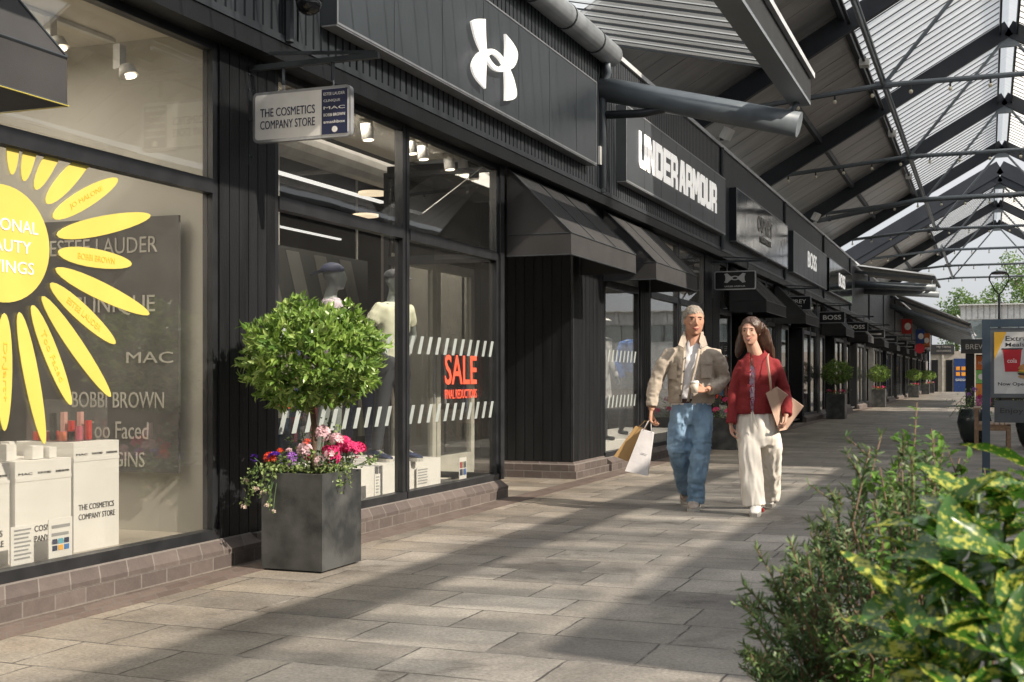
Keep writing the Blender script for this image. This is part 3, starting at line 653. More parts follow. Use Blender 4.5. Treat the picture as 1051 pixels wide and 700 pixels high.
# belt and jeans
bl = MB(); bl.loft([(ML(710, 409, .015), .168, .118), (ML(710, 413.5, .015), .17, .12)], 24); bl.build('belt', belt_m, M)
tr = MB()
tr.loft([(ML(710, 411, .015), .17, .12), (ML(710, 420, .02), .185, .13), (ML(710.5, 428, .02), .19, .135), (ML(710.5, 436, .02), .17, .12)], 24)
limb(tr, [ML(699, 424, .02), ML(696.5, 442, .0), ML(695.8, 460, .0), ML(699, 477, .12), ML(701.5, 492, .28), ML(703, 504, .4)], [.1, .102, .1, .09, .08, .072], 18)
limb(tr, [ML(721, 424, .01), ML(720.5, 442, -.03), ML(719, 460, -.06), ML(717, 477, -.06), ML(715, 495, -.05), ML(713.5, 512.5, -.04), ML(713.3, 517, -.04)], [.1, .1, .096, .092, .086, .083, .082], 18)
me = remesh(tr, .0105, 5)
wrinkle(me, .02, (12, 12, 4), 2); wrinkle(me, .012, (7, 7, 18), 9, lambda p: 1.2 if (p.z < .25 or .45 < p.z < .65) else .3); meshobj('jeans', me, denim, M)
shoe(M, ML(713.5, 519.5, .06), ML(711, 525.8, -.17), (shoe_m, sole_m), .05, .105)
shoe(M, ML(702.5, 505, .52), ML(704, 517.5, .38), (shoe_m, sole_m), .05, .1)
# cup
cup_m = mat('paper_cup', (.68, .6, .5), .5); 
cupc = ML(713, 394.5, -.245)
K, KL = local_thing('coffee_cup', 'small takeaway coffee cup with white lid in the hand of the man', 'cup', 11.1, 711)
MB().loft([(cupc+Vector((0, 0, -.075)), .027, .027), (cupc+Vector((0, 0, .012)), .036, .036)], 16).build('cup_body', cup_m, K, True)
MB().loft([(cupc+Vector((0, 0, .012)), .039, .039), (cupc+Vector((0, 0, .022)), .039, .039), (cupc+Vector((0, 0, .026)), .034, .034), (cupc+Vector((0, 0, .034)), .033, .033)], 16).build('lid', white, K)
# bags
def bag(name, label, pts, dep, m, handle, c0=11.1, px0=711, LLd=0.0, lean=(0, 1, 0), logo=None):
    o, LL = local_thing(name, label, 'bag', c0, px0, )
    P = [LL(x, y, d) for x, y, d in pts]; mb = MB(); k = len(P); off = Vector(lean)*dep
    v = P+[p+off for p in P]; mid = [(P[i]+off*.5) for i in range(k)]
    f = [tuple(range(k-1, -1, -1)), tuple(range(k, 2*k))]+[(i, (i+1) % k, k+(i+1) % k, k+i) for i in range(k)]
    mb.add(v, f); b_ = mb.build('bag_body', m, o)
    hn = MB()
    for q in handle: hn.tube([LL(*p) for p in q], .0035, 6)
    hn.build('handle', m, o, True)
    return o, LL, b_
kraft_y = mat('golden_kraft_paper', (.45, .28, .115), .7, c2=(.38, .23, .09), bump=.2, bscale=12)
white_bag = mat('white_paper_bag', (.62, .6, .6), .6, c2=(.52, .5, .51), scale=5, bump=.6, bscale=9)
bag('paper_bag', 'golden brown paper bag swinging behind the white bag held by the man', [(630, 468, -.02), (651.5, 476.5, -.02), (662.5, 441, -.05), (652, 437.5, -.05)], .11, kraft_y, [[(655, 439, -.03), (662, 432, -.07), (666.5, 432.5, -.08), (661, 441, -.03)]], lean=(.25, 1, 0))
o, LL, _ = bag('paper_bag', 'white glossy paper carrier bag hanging from the hand of the man', [(641.5, 483.5, -.12), (664.5, 488.5, -.12), (670.5, 444.5, -.12), (658.5, 440.5, -.12)], .11, white_bag, [[(660, 442, -.12), (665.5, 432, -.1), (668, 432, -.09), (668.5, 444, -.12)]], lean=(.2, 1, 0))
text('printed_logo', 'FORMALS', ink, o, LL(658, 465.5, -.126), Vector((1, 0, -.25)).normalized(), Vector((.1, 0, 1)).normalized(), .055, .009, .001)

# ------------------------------ the woman
knit = mat('burgundy_knit', (.24, .018, .02), .9, c2=(.17, .012, .015), scale=80, bump=.4, bscale=250)
cream_cloth = mat('cream_trousers', (.72, .67, .6), .85, c2=(.66, .61, .54), scale=6, bump=.1, bscale=200)
blouse = mat('lilac_print_blouse', (.6, .5, .55), .8, c2=(.35, .2, .35), scale=40)
W, WL = local_thing('person', 'smiling woman with long dark hair in burgundy cardigan and cream wide trousers', 'person', 10.8, 778)
b = MB(); hcw = WL(770.5, 340.5, -.02)
tfw = head_mb(b, hcw, .98, yaw=-.45, neck_to=WL(776.5, 367, .01), fem=True, neck_r=.054)
b.loft([(WL(776, 428, .02), .14, .1), (WL(777, 400, .02), .11, .08), (WL(777, 380, .01), .125, .09), (WL(777, 371, .01), .105, .066), (WL(777, 365.5, .005), .066, .05)], 16)
elWL, wrWL = WL(751, 401, .03), WL(750, 435.5, -.03)
elWR, wrWR = WL(808.5, 403, .05), WL(807, 427, -.1)
limb(b, [WL(770, 377), WL(763, 379), WL(753, 401, .03), wrWL], [.028, .028, .026, .021]); limb(b, [WL(786, 377), WL(793, 379), WL(805.5, 402, .05), wrWR], [.028, .028, .026, .021])
limb(b, [WL(768, 430, .02), WL(767, 470, -.06), WL(773, 515, -.12)], [.08, .052, .033]); limb(b, [WL(788, 430, .02), WL(791, 465, .12), WL(791, 508, .38)], [.08, .052, .033])
hand_mb(b, wrWL, (.1, -.1, -1), (.8, -.4, 0), .35, -1, .85, .0082)
hand_mb(b, wrWR, (-.2, -.35, -.75), (-.8, .2, .1), .5, 1, .85, .0082)
me = remesh(b, .005, 3); meshobj('body', me, skin_w, W)
face_bits(W, tfw, .009, True)
th = MB(); th.tube([tfw((-.02, -.095, -.066)), tfw((0, -.102, -.0715)), tfw((.02, -.095, -.066))], [.0008, .0022, .0008], 6); th.build('teeth', letter_w, W, True)
# hair
h = MB(); h.ball(tfw((0, .022, .04)), .092, .112, .1, 24, 16)
h.tube([tfw((.07, .02, .05)), WL(783, 340, .03), WL(787, 352, .04), WL(791, 362, .05), WL(794, 371, .04)], [(.05, .05), (.055, .05), (.055, .045), (.045, .035), (.015, .015)], 12)
h.tube([tfw((.02, .1, .02)), WL(778, 346, .1), WL(782, 360, .12), WL(784, 374, .12)], [(.07, .05), (.08, .05), (.075, .04), (.03, .02)], 12)
h.tube([tfw((-.07, .025, .05)), WL(763.5, 343, .06), WL(760.5, 353, .06), WL(757.5, 363, .05), WL(757, 367, .04)], [(.03, .045), (.035, .05), (.038, .05), (.03, .035), (.012, .012)], 12)
me = remesh(h, .0055, 4)
cyw, syw = math.cos(.45), math.sin(.45)
def facecut(c):
    p = c-hcw; q = Vector((p.x*cyw-p.y*syw, p.x*syw+p.y*cyw, p.z))/1.0
    return (q.y < -.02 and q.z > -.2 and (abs(q.x)/.066)**2+(max(0, q.z)/.082)**2 < 1)
cut(me, facecut); wrinkle(me, .008, (26, 26, 3), 5); meshobj('hair', me, hair_w, W)
# cardigan
j = MB()
j.loft([(WL(775.5, 424.5, .02), .178, .125), (WL(775.5, 420, .02), .182, .13), (WL(776, 408, .02), .168, .12), (WL(776.5, 395, .015), .163, .12), (WL(777, 385, .0), .172, .132), (WL(777, 376, .01), .168, .11), (WL(777, 369.5, .01), .145, .09), (WL(777, 364.5, .01), .108, .076), (WL(777, 361, .01), .08, .066), (WL(777, 358.5, .015), .064, .06)], 26)
limb(j, [WL(769, 372.5, .01), WL(762.5, 373.5, .01), WL(757.5, 385, .02), WL(753, 401, .03), WL(751.2, 418, .0), WL(750.5, 435, -.03)], [.055, .056, .054, .049, .046, .051])
limb(j, [WL(786, 372.5, .01), WL(794, 373.5, .01), WL(800, 385, .03), WL(805.5, 402, .05), WL(808, 415, -.03), WL(807.5, 426, -.09)], [.056, .06, .06, .056, .053, .047])
me = remesh(j, .009, 5)
def gap(p):
    if p.y > 0: return False
    zt = WL(0, 366).z; zb = WL(0, 421).z
    c = WL(769.8, 0).x; w_ = .008+.02*math.sin(max(0, min(1, (zt-p.z)/(zt-zb)))*PI)*.7
    return abs(p.x-c) < w_
cut(me, lambda c: gap(c) or c.z > WL(0, 359.5).z or (c.y < .02 and ((c.x-WL(775.5, 0).x)/.078)**2+((c.z-WL(0, 357.5).z)/.062)**2 < 1))
wrinkle(me, .009, (9, 9, 8), 8, lambda p: .4+abs(p.x)*3); jo = meshobj('cardigan', me, knit, W)
bo = MB(); bo.loft([(WL(776, 426, .02), .15, .105), (WL(776.5, 395, .015), .155, .11), (WL(777, 385, .005), .165, .118), (WL(777, 377, .01), .15, .09), (WL(777, 374.5, .01), .1, .07)], 20)
me = remesh(bo, .01, 3); meshobj('blouse', me, blouse, W)
ti = MB()
for y in (367, 381, 396, 409):
    c = WL(770, y, -.135 if y > 375 else -.11)
    ti.tube([c, c+Vector((-.022, -.01, .012)), c+Vector((-.03, -.008, -.008)), c+Vector((-.002, -.012, -.004))], .004, 6)
    ti.tube([c, c+Vector((.022, -.01, .012)), c+Vector((.03, -.008, -.008)), c+Vector((.002, -.012, -.004))], .004, 6)
    ti.tube([c, c+Vector((-.01, -.012, -.03)), c+Vector((-.014, -.006, -.07))], .0035, 6); ti.tube([c, c+Vector((.01, -.012, -.03)), c+Vector((.016, -.006, -.065))], .0035, 6)
ti.build('tie_bows', knit, jo, True)
tr = MB()
tr.loft([(WL(776, 420, .02), .155, .11), (WL(776, 430, .02), .17, .12), (WL(776.5, 440, .02), .18, .125), (WL(777, 450, .02), .18, .125), (WL(777.5, 458, .02), .14, .1)], 24)
limb(tr, [WL(768, 440, .01), WL(768.5, 458, -.03), WL(769.5, 475, -.06), WL(771.5, 495, -.09), WL(773.5, 512, -.11), WL(774.5, 520, -.12)], [.095, .098, .1, .102, .104, .105], 18)
limb(tr, [WL(788, 440, .03), WL(791, 458, .08), WL(792, 475, .16), WL(792.5, 495, .28), WL(792, 507, .35), WL(791.5, 512, .37)], [.095, .098, .093, .088, .08, .078], 18)
me = remesh(tr, .0105, 5); wrinkle(me, .02, (12, 12, 2.2), 6); meshobj('trousers', me, cream_cloth, W)
dr = MB(); dr.tube([WL(771, 423, -.12), WL(771.5, 432, -.125), WL(771, 441, -.135)], .004, 6); dr.tube([WL(773, 423, -.12), WL(775, 433, -.13), WL(778, 440, -.135)], .004, 6); dr.build('drawstring', cream_cloth, W, True)
wshoe = mat('white_trainer', (.7, .68, .65), .5); red_s = mat('red_shoe_stripe', (.4, .03, .03), .5)
s1 = shoe(W, WL(777.5, 520.5, -.05), WL(774.5, 531, -.28), (wshoe, sole_m), .045, .09)
MB().box(*(WL(778, 524, -.17)+Vector((.036, -.02, -.01))), *(WL(778, 524, -.17)+Vector((.05, .02, .02)))).build('side_patch', red_s, s1)
shoe(W, WL(792, 510, .5), WL(790, 521, .32), (wshoe, sole_m), .045, .09)
tan_p = mat('tan_paper', (.52, .36, .27), .7, c2=(.45, .3, .22), bump=.1, bscale=20)
o, LL = local_thing('shoulder_bag', 'tan paper shoulder bag tucked under the arm of the woman', 'bag', 10.8, 778)
mb = MB()
A_, B_, C_, D_, E_ = LL(786, 403.5, -.19), LL(797, 397, -.15), LL(824.5, 417, .12), LL(807, 441, .08), LL(799.5, 442.5, -.1)
bk = Vector((.05, .13, 0))
mb.add([A_, B_, C_, D_, E_, B_+bk*.3, C_+bk*.3, D_+bk*.3, A_+Vector((.02, .05, .0))], [(0, 4, 1), (1, 4, 3, 2), (8, 5, 4), (5, 6, 7, 4), (1, 2, 6, 5), (2, 3, 7, 6), (0, 1, 5, 8), (0, 8, 4), (3, 4, 7)])
mb.build('bag_body', tan_p, o)
MB().tube([LL(789.5, 364.5, .0), LL(788.5, 363.5, .0), LL(787.5, 367, -.1), LL(788.5, 377, -.165), LL(790.5, 390, -.17), LL(791.5, 401, -.17)], [(.011, .003)]*6, 8).build('strap', tan_p, o, True)

# ------------------------------ mannequins
lilac = mat('lilac_polo', (.5, .43, .5), .8); olive = mat('sage_tee', (.58, .59, .45), .8); leg_d = mat('charcoal_leggings', (.04, .045, .055), .6)
navy_cloth = mat('navy_cloth', (.02, .03, .08), .7); blue_cloth = mat('blue_cloth', (.03, .12, .42), .7); grey_cloth = mat('grey_cloth', (.3, .3, .3), .7, c2=(.12, .12, .13), scale=9); khaki = mat('khaki_cloth', (.3, .25, .17), .8); red_cloth = mat('red_cloth', (.35, .02, .03), .8)
shoe_d = mat('navy_running_shoe', (.02, .03, .08), .5)
def mannequin(label, x, y, zf, rz, hgt=1.76, top=olive, bottom=leg_d, cap=None, head=True, arm=0, shorts=False, body=manq, sleeves='short', shoes=None, group=None):
    o = thing('mannequin', label, 'mannequin', (x, y, zf), group); o.rotation_euler = (0, 0, rz); OFF[o.name] = Vector((0, 0, 0)); k = hgt/1.76
    V = lambda a, b_, c: Vector((a, b_, c))*k
    b = MB()
    if head: head_mb(b, V(0, -.02, 1.62), .98*k, 0, V(0, .02, 1.42), neck_r=.05)
    b.loft([(V(0, 0, .9), .14*k, .1*k), (V(0, 0, 1.0), .15*k, .105*k), (V(0, 0, 1.1), .13*k, .09*k), (V(0, 0, 1.28), .165*k, .105*k), (V(0, 0, 1.38), .17*k, .09*k), (V(0, .01, 1.43), .1*k, .06*k)], 18)
    shs = [V(-.185, 0, 1.37), V(.185, 0, 1.37)]
    if arm == 1: el = [V(-.33, .06, 1.14), V(.33, .06, 1.14)]; wr = [V(-.17, -.02, .98), V(.17, -.02, .98)]
    else: el = [V(-.25, .04, 1.1), V(.25, .02, 1.1)]; wr = [V(-.27, -.08, .86), V(.26, -.1, .87)]
    for i in (0, 1):
        s_ = (-1, 1)[i]
        b.tube([V(s_*.1, 0, 1.37), shs[i], el[i], wr[i]], [.06*k, .055*k, .04*k, .026*k], 12)
        hand_mb(b, wr[i], wr[i]-el[i]+V(0, -.02, -.05), (-s_, 0, 0), .3, s_, .85*k, .009)
        b.tube([V(s_*.08, 0, .95), V(s_*.1, -.02 if i else .06, .5), V(s_*.11, -.02 if i else .12, .08)], [.09*k, .058*k, .036*k], 14)
        b.tube([V(s_*.11, (-.02 if i else .12)+.05, .045), V(s_*.12, (-.02 if i else .12)-.15, .03)], [.035*k, .03*k], 10)
    meshobj('body', remesh(b, .011, 4), body, o)
    t = MB(); t.loft([(V(0, 0, .93), .175*k, .125*k), (V(0, 0, 1.1), .165*k, .118*k), (V(0, 0, 1.28), .19*k, .127*k), (V(0, 0, 1.39), .18*k, .105*k), (V(0, .01, 1.435), .09*k, .07*k)], 20)
    for i in (0, 1):
        e = el[i] if sleeves == 'long' else shs[i].lerp(el[i], .55)
        pts = [V((-1, 1)[i]*.12, 0, 1.36), shs[i], e]; rs = [.07*k, .072*k, .068*k]
        if sleeves == 'long': pts.append(wr[i]); rs.append(.045*k)
        t.tube(pts, rs, 12)
    me = remesh(t, .013, 4); wrinkle(me, .01, seed=x*7); meshobj('top', me, top, o)
    t = MB(); t.loft([(V(0, 0, 1.0), .155*k, .11*k), (V(0, 0, .9), .175*k, .125*k), (V(0, 0, .84), .16*k, .115*k)][::-1], 20)
    for i in (0, 1):
        s_ = (-1, 1)[i]; yy = -.02 if i else .06; y2 = -.02 if i else .12
        if shorts: t.tube([V(s_*.085, 0, .92), V(s_*.105, yy*.8, .58)], [.1*k, .105*k], 14)
        else: t.tube([V(s_*.08, 0, .95), V(s_*.1, yy, .5), V(s_*.11, y2, .1)], [.1*k, .07*k, .05*k], 14)
    me = remesh(t, .013, 4); meshobj('shorts' if shorts else 'leggings', me, bottom, o)
    if shoes:
        for i in (0, 1):
            s_ = (-1, 1)[i]; y2 = -.02 if i else .12
            shoe(o, V(s_*.11, y2+.08, 0), V(s_*.125, y2-.2, 0), (shoes, sole_m), .048, .1)
    if cap:
        c = MB(); c.ball(V(0, .0, 1.665), .09*k, .108*k, .075*k, 16, 10); me = remesh(c, .01, 2); cut(me, lambda p: p.z < 1.655*k)
        co = meshobj('cap', me, cap[0], o)
        bk_ = cap[1]; pb = MB(); s_ = 1 if bk_ else -1
        pb.prism([V(-.075, s_*.09, 1.66), V(-.06, s_*.17, 1.63), V(0, s_*.19, 1.625), V(.06, s_*.17, 1.63), V(.075, s_*.09, 1.66)], (0, 0, 1), .012); pb.build('peak', cap[0], co)
    return o
# ---------------------------------------------------------------- window displays, beauty shop
g = 'white printed display plinths in the beauty shop window'
def dplinth(y0, y1, z, x0, x1, label):
    o = thing('display_plinth', label, 'plinth', (x0, (y0+y1)/2, .2), g)
    MB().box(x0, y0, .2, x1, y1, z).build('plinth_body', paper, o)
    MB().box(x1+.001, y0, z-.11, x1+.003, y1, z-.09).build('printed_band', greyink if False else paper, o)
    wd = y1-y0
    text('lettering', 'THE COSMETICS', ink, o, (x1+.002, y0+wd*.1, z-.39), Yv, Zv, wd*.78, .033, .002)
    text('lettering', 'COMPANY STORE', ink, o, (x1+.002, y0+wd*.1, z-.445), Yv, Zv, wd*.8, .033, .002)
    for k, s_ in enumerate(('MAC', 'TOM FORD', 'BOBBI BROWN')):
        text('lettering', s_, ink, o, (x1+.002, y0+wd*(.05+.33*k), z-.075), Yv, Zv, wd*.24, .012, .002)
    return o
dplinth(5.61, 6.0, .825, -5.3, -4.85, 'tallest white plinth right of the others, carrying the clear case of lipsticks')
dplinth(5.16, 5.59, .745, -5.3, -4.85, 'lower white plinth with small white boxes on it, between two other plinths')
dplinth(4.7, 5.14, .745, -5.3, -4.87, 'white plinth cut off by the left edge of the photo')
acry = glass('clear_acrylic', (.97, .97, .97), 1.0)
o = thing('display_case', 'clear acrylic case with red and pink lipsticks on tallest plinth', 'case', (-5.05, 5.8, .826))
m = MB(); m.box(-5.22, 5.64, .828, -4.9, 5.96, .832); m.box(-5.22, 5.64, .833, -5.216, 5.96, 1.07); m.box(-4.904, 5.64, .833, -4.9, 5.96, 1.07); m.box(-5.215, 5.64, .833, -4.905, 5.644, 1.07); m.box(-5.215, 5.956, .833, -4.905, 5.96, 1.07); m.build('case_panels', acry, o)
lips = [mat('lipstick_red', (.6, .05, .04), .3), mat('lipstick_pink', (.6, .15, .2), .3), mat('lipstick_black', (.02, .02, .02), .3), mat('lipstick_coral', (.7, .2, .1), .3), mat('rose_box', (.6, .35, .3), .4)]
for i in range(16):
    x, y = -5.16+.22*random.random(), 5.68+.25*random.random(); hh = random.choice((.05, .08, .11, .16)); c_ = lips[i % 5]
    x = -5.17+.06*(i % 4)+.01*random.random(); y = 5.67+.075*(i//4)
    l_ = MB(); l_.box(x-.014, y-.014, .833, x+.014, y+.014, .833+hh); tag(l_.build('makeup_item', c_), ('red', 'pink', 'black', 'coral', 'rose')[i % 5]+' makeup item standing inside the clear case on the tallest plinth', 'makeup', 'makeup inside the clear case on the tallest plinth')
for i, (y, hh, x) in enumerate(((5.2, .09, -4.95), (5.27, .1, -5.0), (5.36, .07, -4.92), (5.42, .07, -4.95), (5.49, .06, -4.92), (5.1, .16, -4.98), (5.0, .12, -4.95), (5.07, .24, -5.1))):
    l_ = MB(); l_.box(x-.03, y-.028, .748, x+.03, y+.028, .748+hh); 
    if i > 4: l_.box(x-.02, y-.018, .749+hh, x+.02, y+.018, .749+hh+.04, 1)
    tag(l_.build('product_box', [paper, ink]), 'small white makeup box on top of the lower printed plinths', 'box', 'white makeup boxes on the lower plinths')
def notice(name, label, x, y0, y1, z0, z1, n, cards=False):
    o = thing(name, label, 'notice', (x, (y0+y1)/2, z0)); MB().box(x-.006, y0, z0, x, y1, z1).build('sheet', paper, o)
    k = MB()
    for i in range(n):
        zz = z1-(i+1.2)*(z1-z0)/(n+2); k.box(x+.001, y0+.02, zz, x+.002, y1-.02-.01*(i % 3), zz+(z1-z0)/(n+2)*.4)
    k.build('print', greyink, o); return o
notice('notice', 'white sheet of grey small print standing inside the glass, left of the card sheet', -4.66, 4.93, 5.09, .22, .43, 8)
o = notice('notice', 'white payment card sheet with blue and orange squares standing inside the glass', -4.66, 5.2, 5.38, .23, .44, 3)
for i, c_ in enumerate((navy, orange_t, mat('card_blue', (.05, .2, .5)), navy, mat('card_cyan', (.1, .4, .5)), navy)):
    MB().box(-4.6585, 5.225+.045*(i % 3), .27+.035*(i//3), -4.657, 5.262+.045*(i % 3), .297+.035*(i//3)).build('card_mark', c_, o)
# side wall poster
o = thing('brand_poster', 'dark taupe wall poster listing makeup names in pale lettering inside the beauty window', 'poster', (-5.4, 6.52, .6))
MB().box(-6.4, 6.5, .59, -4.79, 6.52, 2.23).build('poster_board', taupe, o)
for s_, x, ww, z, hh in (('ESTEE LAUDER', -5.95, 1.0, 2.0, .13), ('CLINIQUE', -5.75, .78, 1.6, .16), ('MAC', -5.25, .42, 1.29, .09), ('BOBBI BROWN', -5.75, .85, 1.0, .13), ('Too Faced', -5.6, .58, .8, .14), ('ORIGINS', -5.55, .5, .65-.03, .12)):
    text('lettering', s_, letter_g, o, (x+ww*.14, 6.498, z), Xv, Zv, ww*.86, hh*.8, .003)
# sun sticker
o = thing('sun_sticker', 'large yellow sun sticker with long rays on the left shop window', 'sticker', (-4.59, 4.79, 1.87))
xs = -4.592; cz, cy_ = 1.868, 4.8
c = MB(); c.prism([Vector((xs, cy_+.325*math.cos(a*PI/24), cz+.295*math.sin(a*PI/24))) for a in range(48)], (1, 0, 0), .004); c.build('sun_disc', yellow, o)
for s_, z, ww in (('PERSONAL', 1.935, .46), ('BEAUTY', 1.83, .36), ('SAVINGS', 1.725, .4)):
    text('lettering', s_, letter_w, o, (xs+.005, cy_-ww/2-.0+.01, z), Yv, Zv, ww, .062, .002)
RY = [((5.1, 2.11), (5.47, 2.45), ''), ((5.15, 2.04), (5.67, 2.32), 'JO MALONE'), ((5.18, 1.95), (5.96, 2.15), ''), ((5.19, 1.86), (5.79, 1.85), 'BOBBI BROWN'), ((5.17, 1.77), (5.95, 1.57), ''), ((5.13, 1.69), (5.65, 1.39), 'ESTEE LAUDER'), ((5.07, 1.62), (5.61, 1.09), ''), ((5.0, 1.57), (5.29, 1.05), 'Too Faced'), ((4.91, 1.53), (5.09, .85), ''), ((4.81, 1.52), (4.81, .93), 'Dr.Jart+'), ((5.02, 2.17), (5.25, 2.52), ''), ((4.94, 2.2), (5.05, 2.6), ''), ((4.86, 2.22), (4.88, 2.62), ''),
      ((4.5, 1.62), (4.1, 1.2), ''), ((4.42, 1.75), (3.8, 1.55), ''), ((4.4, 1.9), (3.7, 1.95), ''), ((4.45, 2.02), (3.95, 2.3), ''), ((4.6, 1.55), (4.45, 1.05), ''), ((4.7, 1.53), (4.62, .9), '')]
for (a, b_, s_) in RY:
    A2, B2 = Vector((xs, *a)), Vector((xs, *b_)); d = B2-A2; Ln = d.length; d.normalize(); pd = Vector((0, -d.z, d.y)); mid = (A2+B2)/2; wd = min(.052, Ln*.11)
    rm = MB(); pts = []
    for k in range(24):
        t = 2*PI*k/24; ct = math.cos(t); q_ = mid+d*(Ln/2*ct)+pd*(wd*math.sin(t)*(1-.1*ct)); pts.append(Vector((q_.x, q_.y, min(q_.z, 2.355))))
    rm.prism(pts, (1, 0, 0), .004); r_ = rm.build('ray', yellow, o)
    if s_:
        up = pd if pd.z > 0 else -pd; dd = up.cross(Xv); 
        if s_ == 'Dr.Jart+': dd, up = Vector((0, 0, -1)), Vector((0, 1, 0))
        lw = Ln*.5; text('lettering', s_, orange_t, r_, mid-dd*lw/2-up*.017+Vector((.005, 0, 0)), dd, up, lw, .034, .0015)
# ceiling spots and strips
def spot(x, y, z, name_label, on=True, size=1.0, group=None):
    o = thing('track_spotlight', name_label, 'spotlight', (x, y, z), group)
    m = MB(); m.box(x-.05, y-.03, z+.05, x+.0, y+.03, z+.2); m.build('driver_box', track_w, o)
    m = MB(); m.tube([(x+.04, y-.02, z+.06), (x+.06, y-.02, z+.0)], [.045*size, .06*size], 14); m.build('lamp_head', track_w, o, True)
    MB().tube([(x+.0601, y-.0201, z-.0005), (x+.0606, y-.0203, z-.003)], .045*size, 14).build('lamp_glow', lamp_on if on else track_w, o)
    return o
spot(-5.25, 5.9, 3.17, 'white ceiling spotlight above the sun sticker, left one'); spot(-4.9, 6.1, 3.02, 'white ceiling spotlight nearest the right frame of the beauty window')
for sp in ((-5.3, 5.2, 6.5), (-6.2, 3, 6.5)):
    tag(MB().box(sp[0]-.02, sp[1]-1.5, 3.37, sp[0]+.02, sp[2], 3.395).build('lighting_track', track_w), 'white lighting track fixed to the beauty shop ceiling, '+('near the glass' if sp[0] > -6 else 'deeper inside'), 'lighting track')
for i, (x, y) in enumerate(((-7.2, 2.6), (-7.2, 4.4))):
    tag(MB().box(x-.03, y, 3.0, x+.03, y+1.5, 3.03).build('strip_light', strip_on), 'lit white strip light in the beauty shop, '+('left' if i == 0 else 'right')+' of the two', 'strip light', 'strip lights in the beauty shop')
# ---------------------------------------------------------------- window displays, sports shop
gsp = 'white cylinder spotlights behind the sports shop glass'
for i, (px, py) in enumerate(((376, 132), (421, 147), (433, 153), (460, 164), (475, 170), (300, 90))):
    p = onx(-5.0, px, py); o = thing('track_spotlight', 'white cylinder spotlight under the cream bulkhead of the sports shop', 'spotlight', p, gsp)
    MB().tube([(p.x, p.y, p.z+.06), (p.x+.02, p.y, p.z-.1)], .055, 14).build('lamp_head', track_w, o, True); MB().tube([(p.x, p.y, p.z+.061), (p.x, p.y, 3.415)], .01, 6).build('stem', track_w, o)
    MB().tube([(p.x+.0201, p.y, p.z-.1005), (p.x+.0203, p.y, p.z-.103)], .045, 14).build('lamp_glow', lamp_on, o)
for i, (x, y0, y1, z) in enumerate(((-7, 8.2, 13.6, 3.35), (-7, 14.0, 18, 3.35), (-9.2, 8, 13, 3.5), (-10.6, 12, 19, 3.6))):
    tag(MB().box(x-.025, y0, z, x+.025, y1, z+.03).build('strip_light', strip_on), ('long lit strip light nearest the sports shop window', 'lit strip light over the farther half of the sports shop', 'lit strip light above the striped wall graphic', 'lit strip light at the back of the sports shop')[i], 'strip light')
for i, (x, y) in enumerate(((-6.6, 12.6), (-7.6, 14.3), (-8, 11.6))):
    o = MB().tube([(x, y, 3.3), (x, y, 3.33)], .17, 20).build('round_ceiling_light', emis('round_light_lit', (1, .8, .55), .7) if i == 0 else MATS['round_light_lit']); tag(o, 'round warm ceiling light inside the sports shop', 'ceiling light', 'round ceiling lights in the sports shop')
o = thing('wall_graphic', 'dark wall graphic with tall grey letters and slanted stripes inside the sports shop', 'wall graphic', (-9, 12, 1.9))
MB().box(-9.05, 10.2, 1.9, -9, 17, 3.0).build('board', mat('graphic_black', (.03, .035, .035)), o)
text('lettering', 'GAME', mat('graphic_grey', (.16, .165, .155)), o, (-8.998, 10.9, 2.12), Yv, Zv, 1.7, .62, .004)
st = MB()
for k in range(5):
    y = 13.1+k*.75; st.prism([Vector((-8.998, y+.45, 1.95)), Vector((-8.998, y+.8, 1.95)), Vector((-8.998, y+.35, 2.95)), Vector((-8.998, y, 2.95))], (1, 0, 0), .004)
st.build('stripes', MATS['graphic_grey'], o)
o = thing('clothes_shelving', 'wooden wall bays with hanging clothes at the back of the sports shop', 'shelving', (-9, 13, .16))
MB().box(-9.1, 10.2, .2, -8.98, 20, 1.88).build('back_panel', mat('shelf_brown', (.16, .11, .075), .6), o)
random.seed(3)
cm = [navy_cloth, grey_cloth, blue_cloth, red_cloth, khaki, leg_d, olive]
m = MB()
for k in range(8): m.box(-8.97, 10.3+k*1.25, .2, -8.6, 10.34+k*1.25, 1.88)
m.build('uprights', black, o)
for k in range(40):
    y = 10.45+k*.235; z = random.choice((1.75, .95)); c_ = MB(); c_.box(-8.95, y, z-.62, -8.62, y+.12, z); c_.build('garment', cm[random.randrange(7)], o)
o = thing('display_platform', 'white box platform carrying the mannequins in the sports window', 'platform', (-5.2, 9.7, .16))
MB().box(-5.75, 8.7, .16, -4.85, 10.63, .44).build('platform_body', paper, o)
mannequin('grey mannequin in navy backwards cap and lilac polo behind the round tree', -5.22, 9.22, .44, math.radians(115), top=lilac, bottom=blue_cloth, cap=(navy_cloth, True), shorts=True)
mannequin('grey mannequin in pale tee and dark leggings, hand on hip, beside the middle frame', -5.0, 9.95, .44, math.radians(75), top=olive, bottom=leg_d, cap=(leg_d, False), arm=1, shoes=shoe_d)
mannequin('headless mannequin in pale tee deep inside, near the pale door', -6.6, 12.3, .3, math.radians(60), top=olive, bottom=navy_cloth, head=False)
mannequin('dark mannequin in white cap and grey jacket behind the glass beyond the pier', -4.95, 16.05, .33, math.radians(70), top=grey_cloth, bottom=grey_cloth, cap=(white, False), body=manq_d, shorts=True, sleeves='long')
mannequin('headless mannequin in blue long top left of the man', -5.0, 17.9, .33, math.radians(60), top=blue_cloth, bottom=leg_d, head=False, sleeves='long', body=manq_d)
mannequin('dark mannequin in khaki jacket half hidden by the pier', -5.7, 16.6, .33, math.radians(80), top=khaki, bottom=navy_cloth, body=manq_d, sleeves='long')
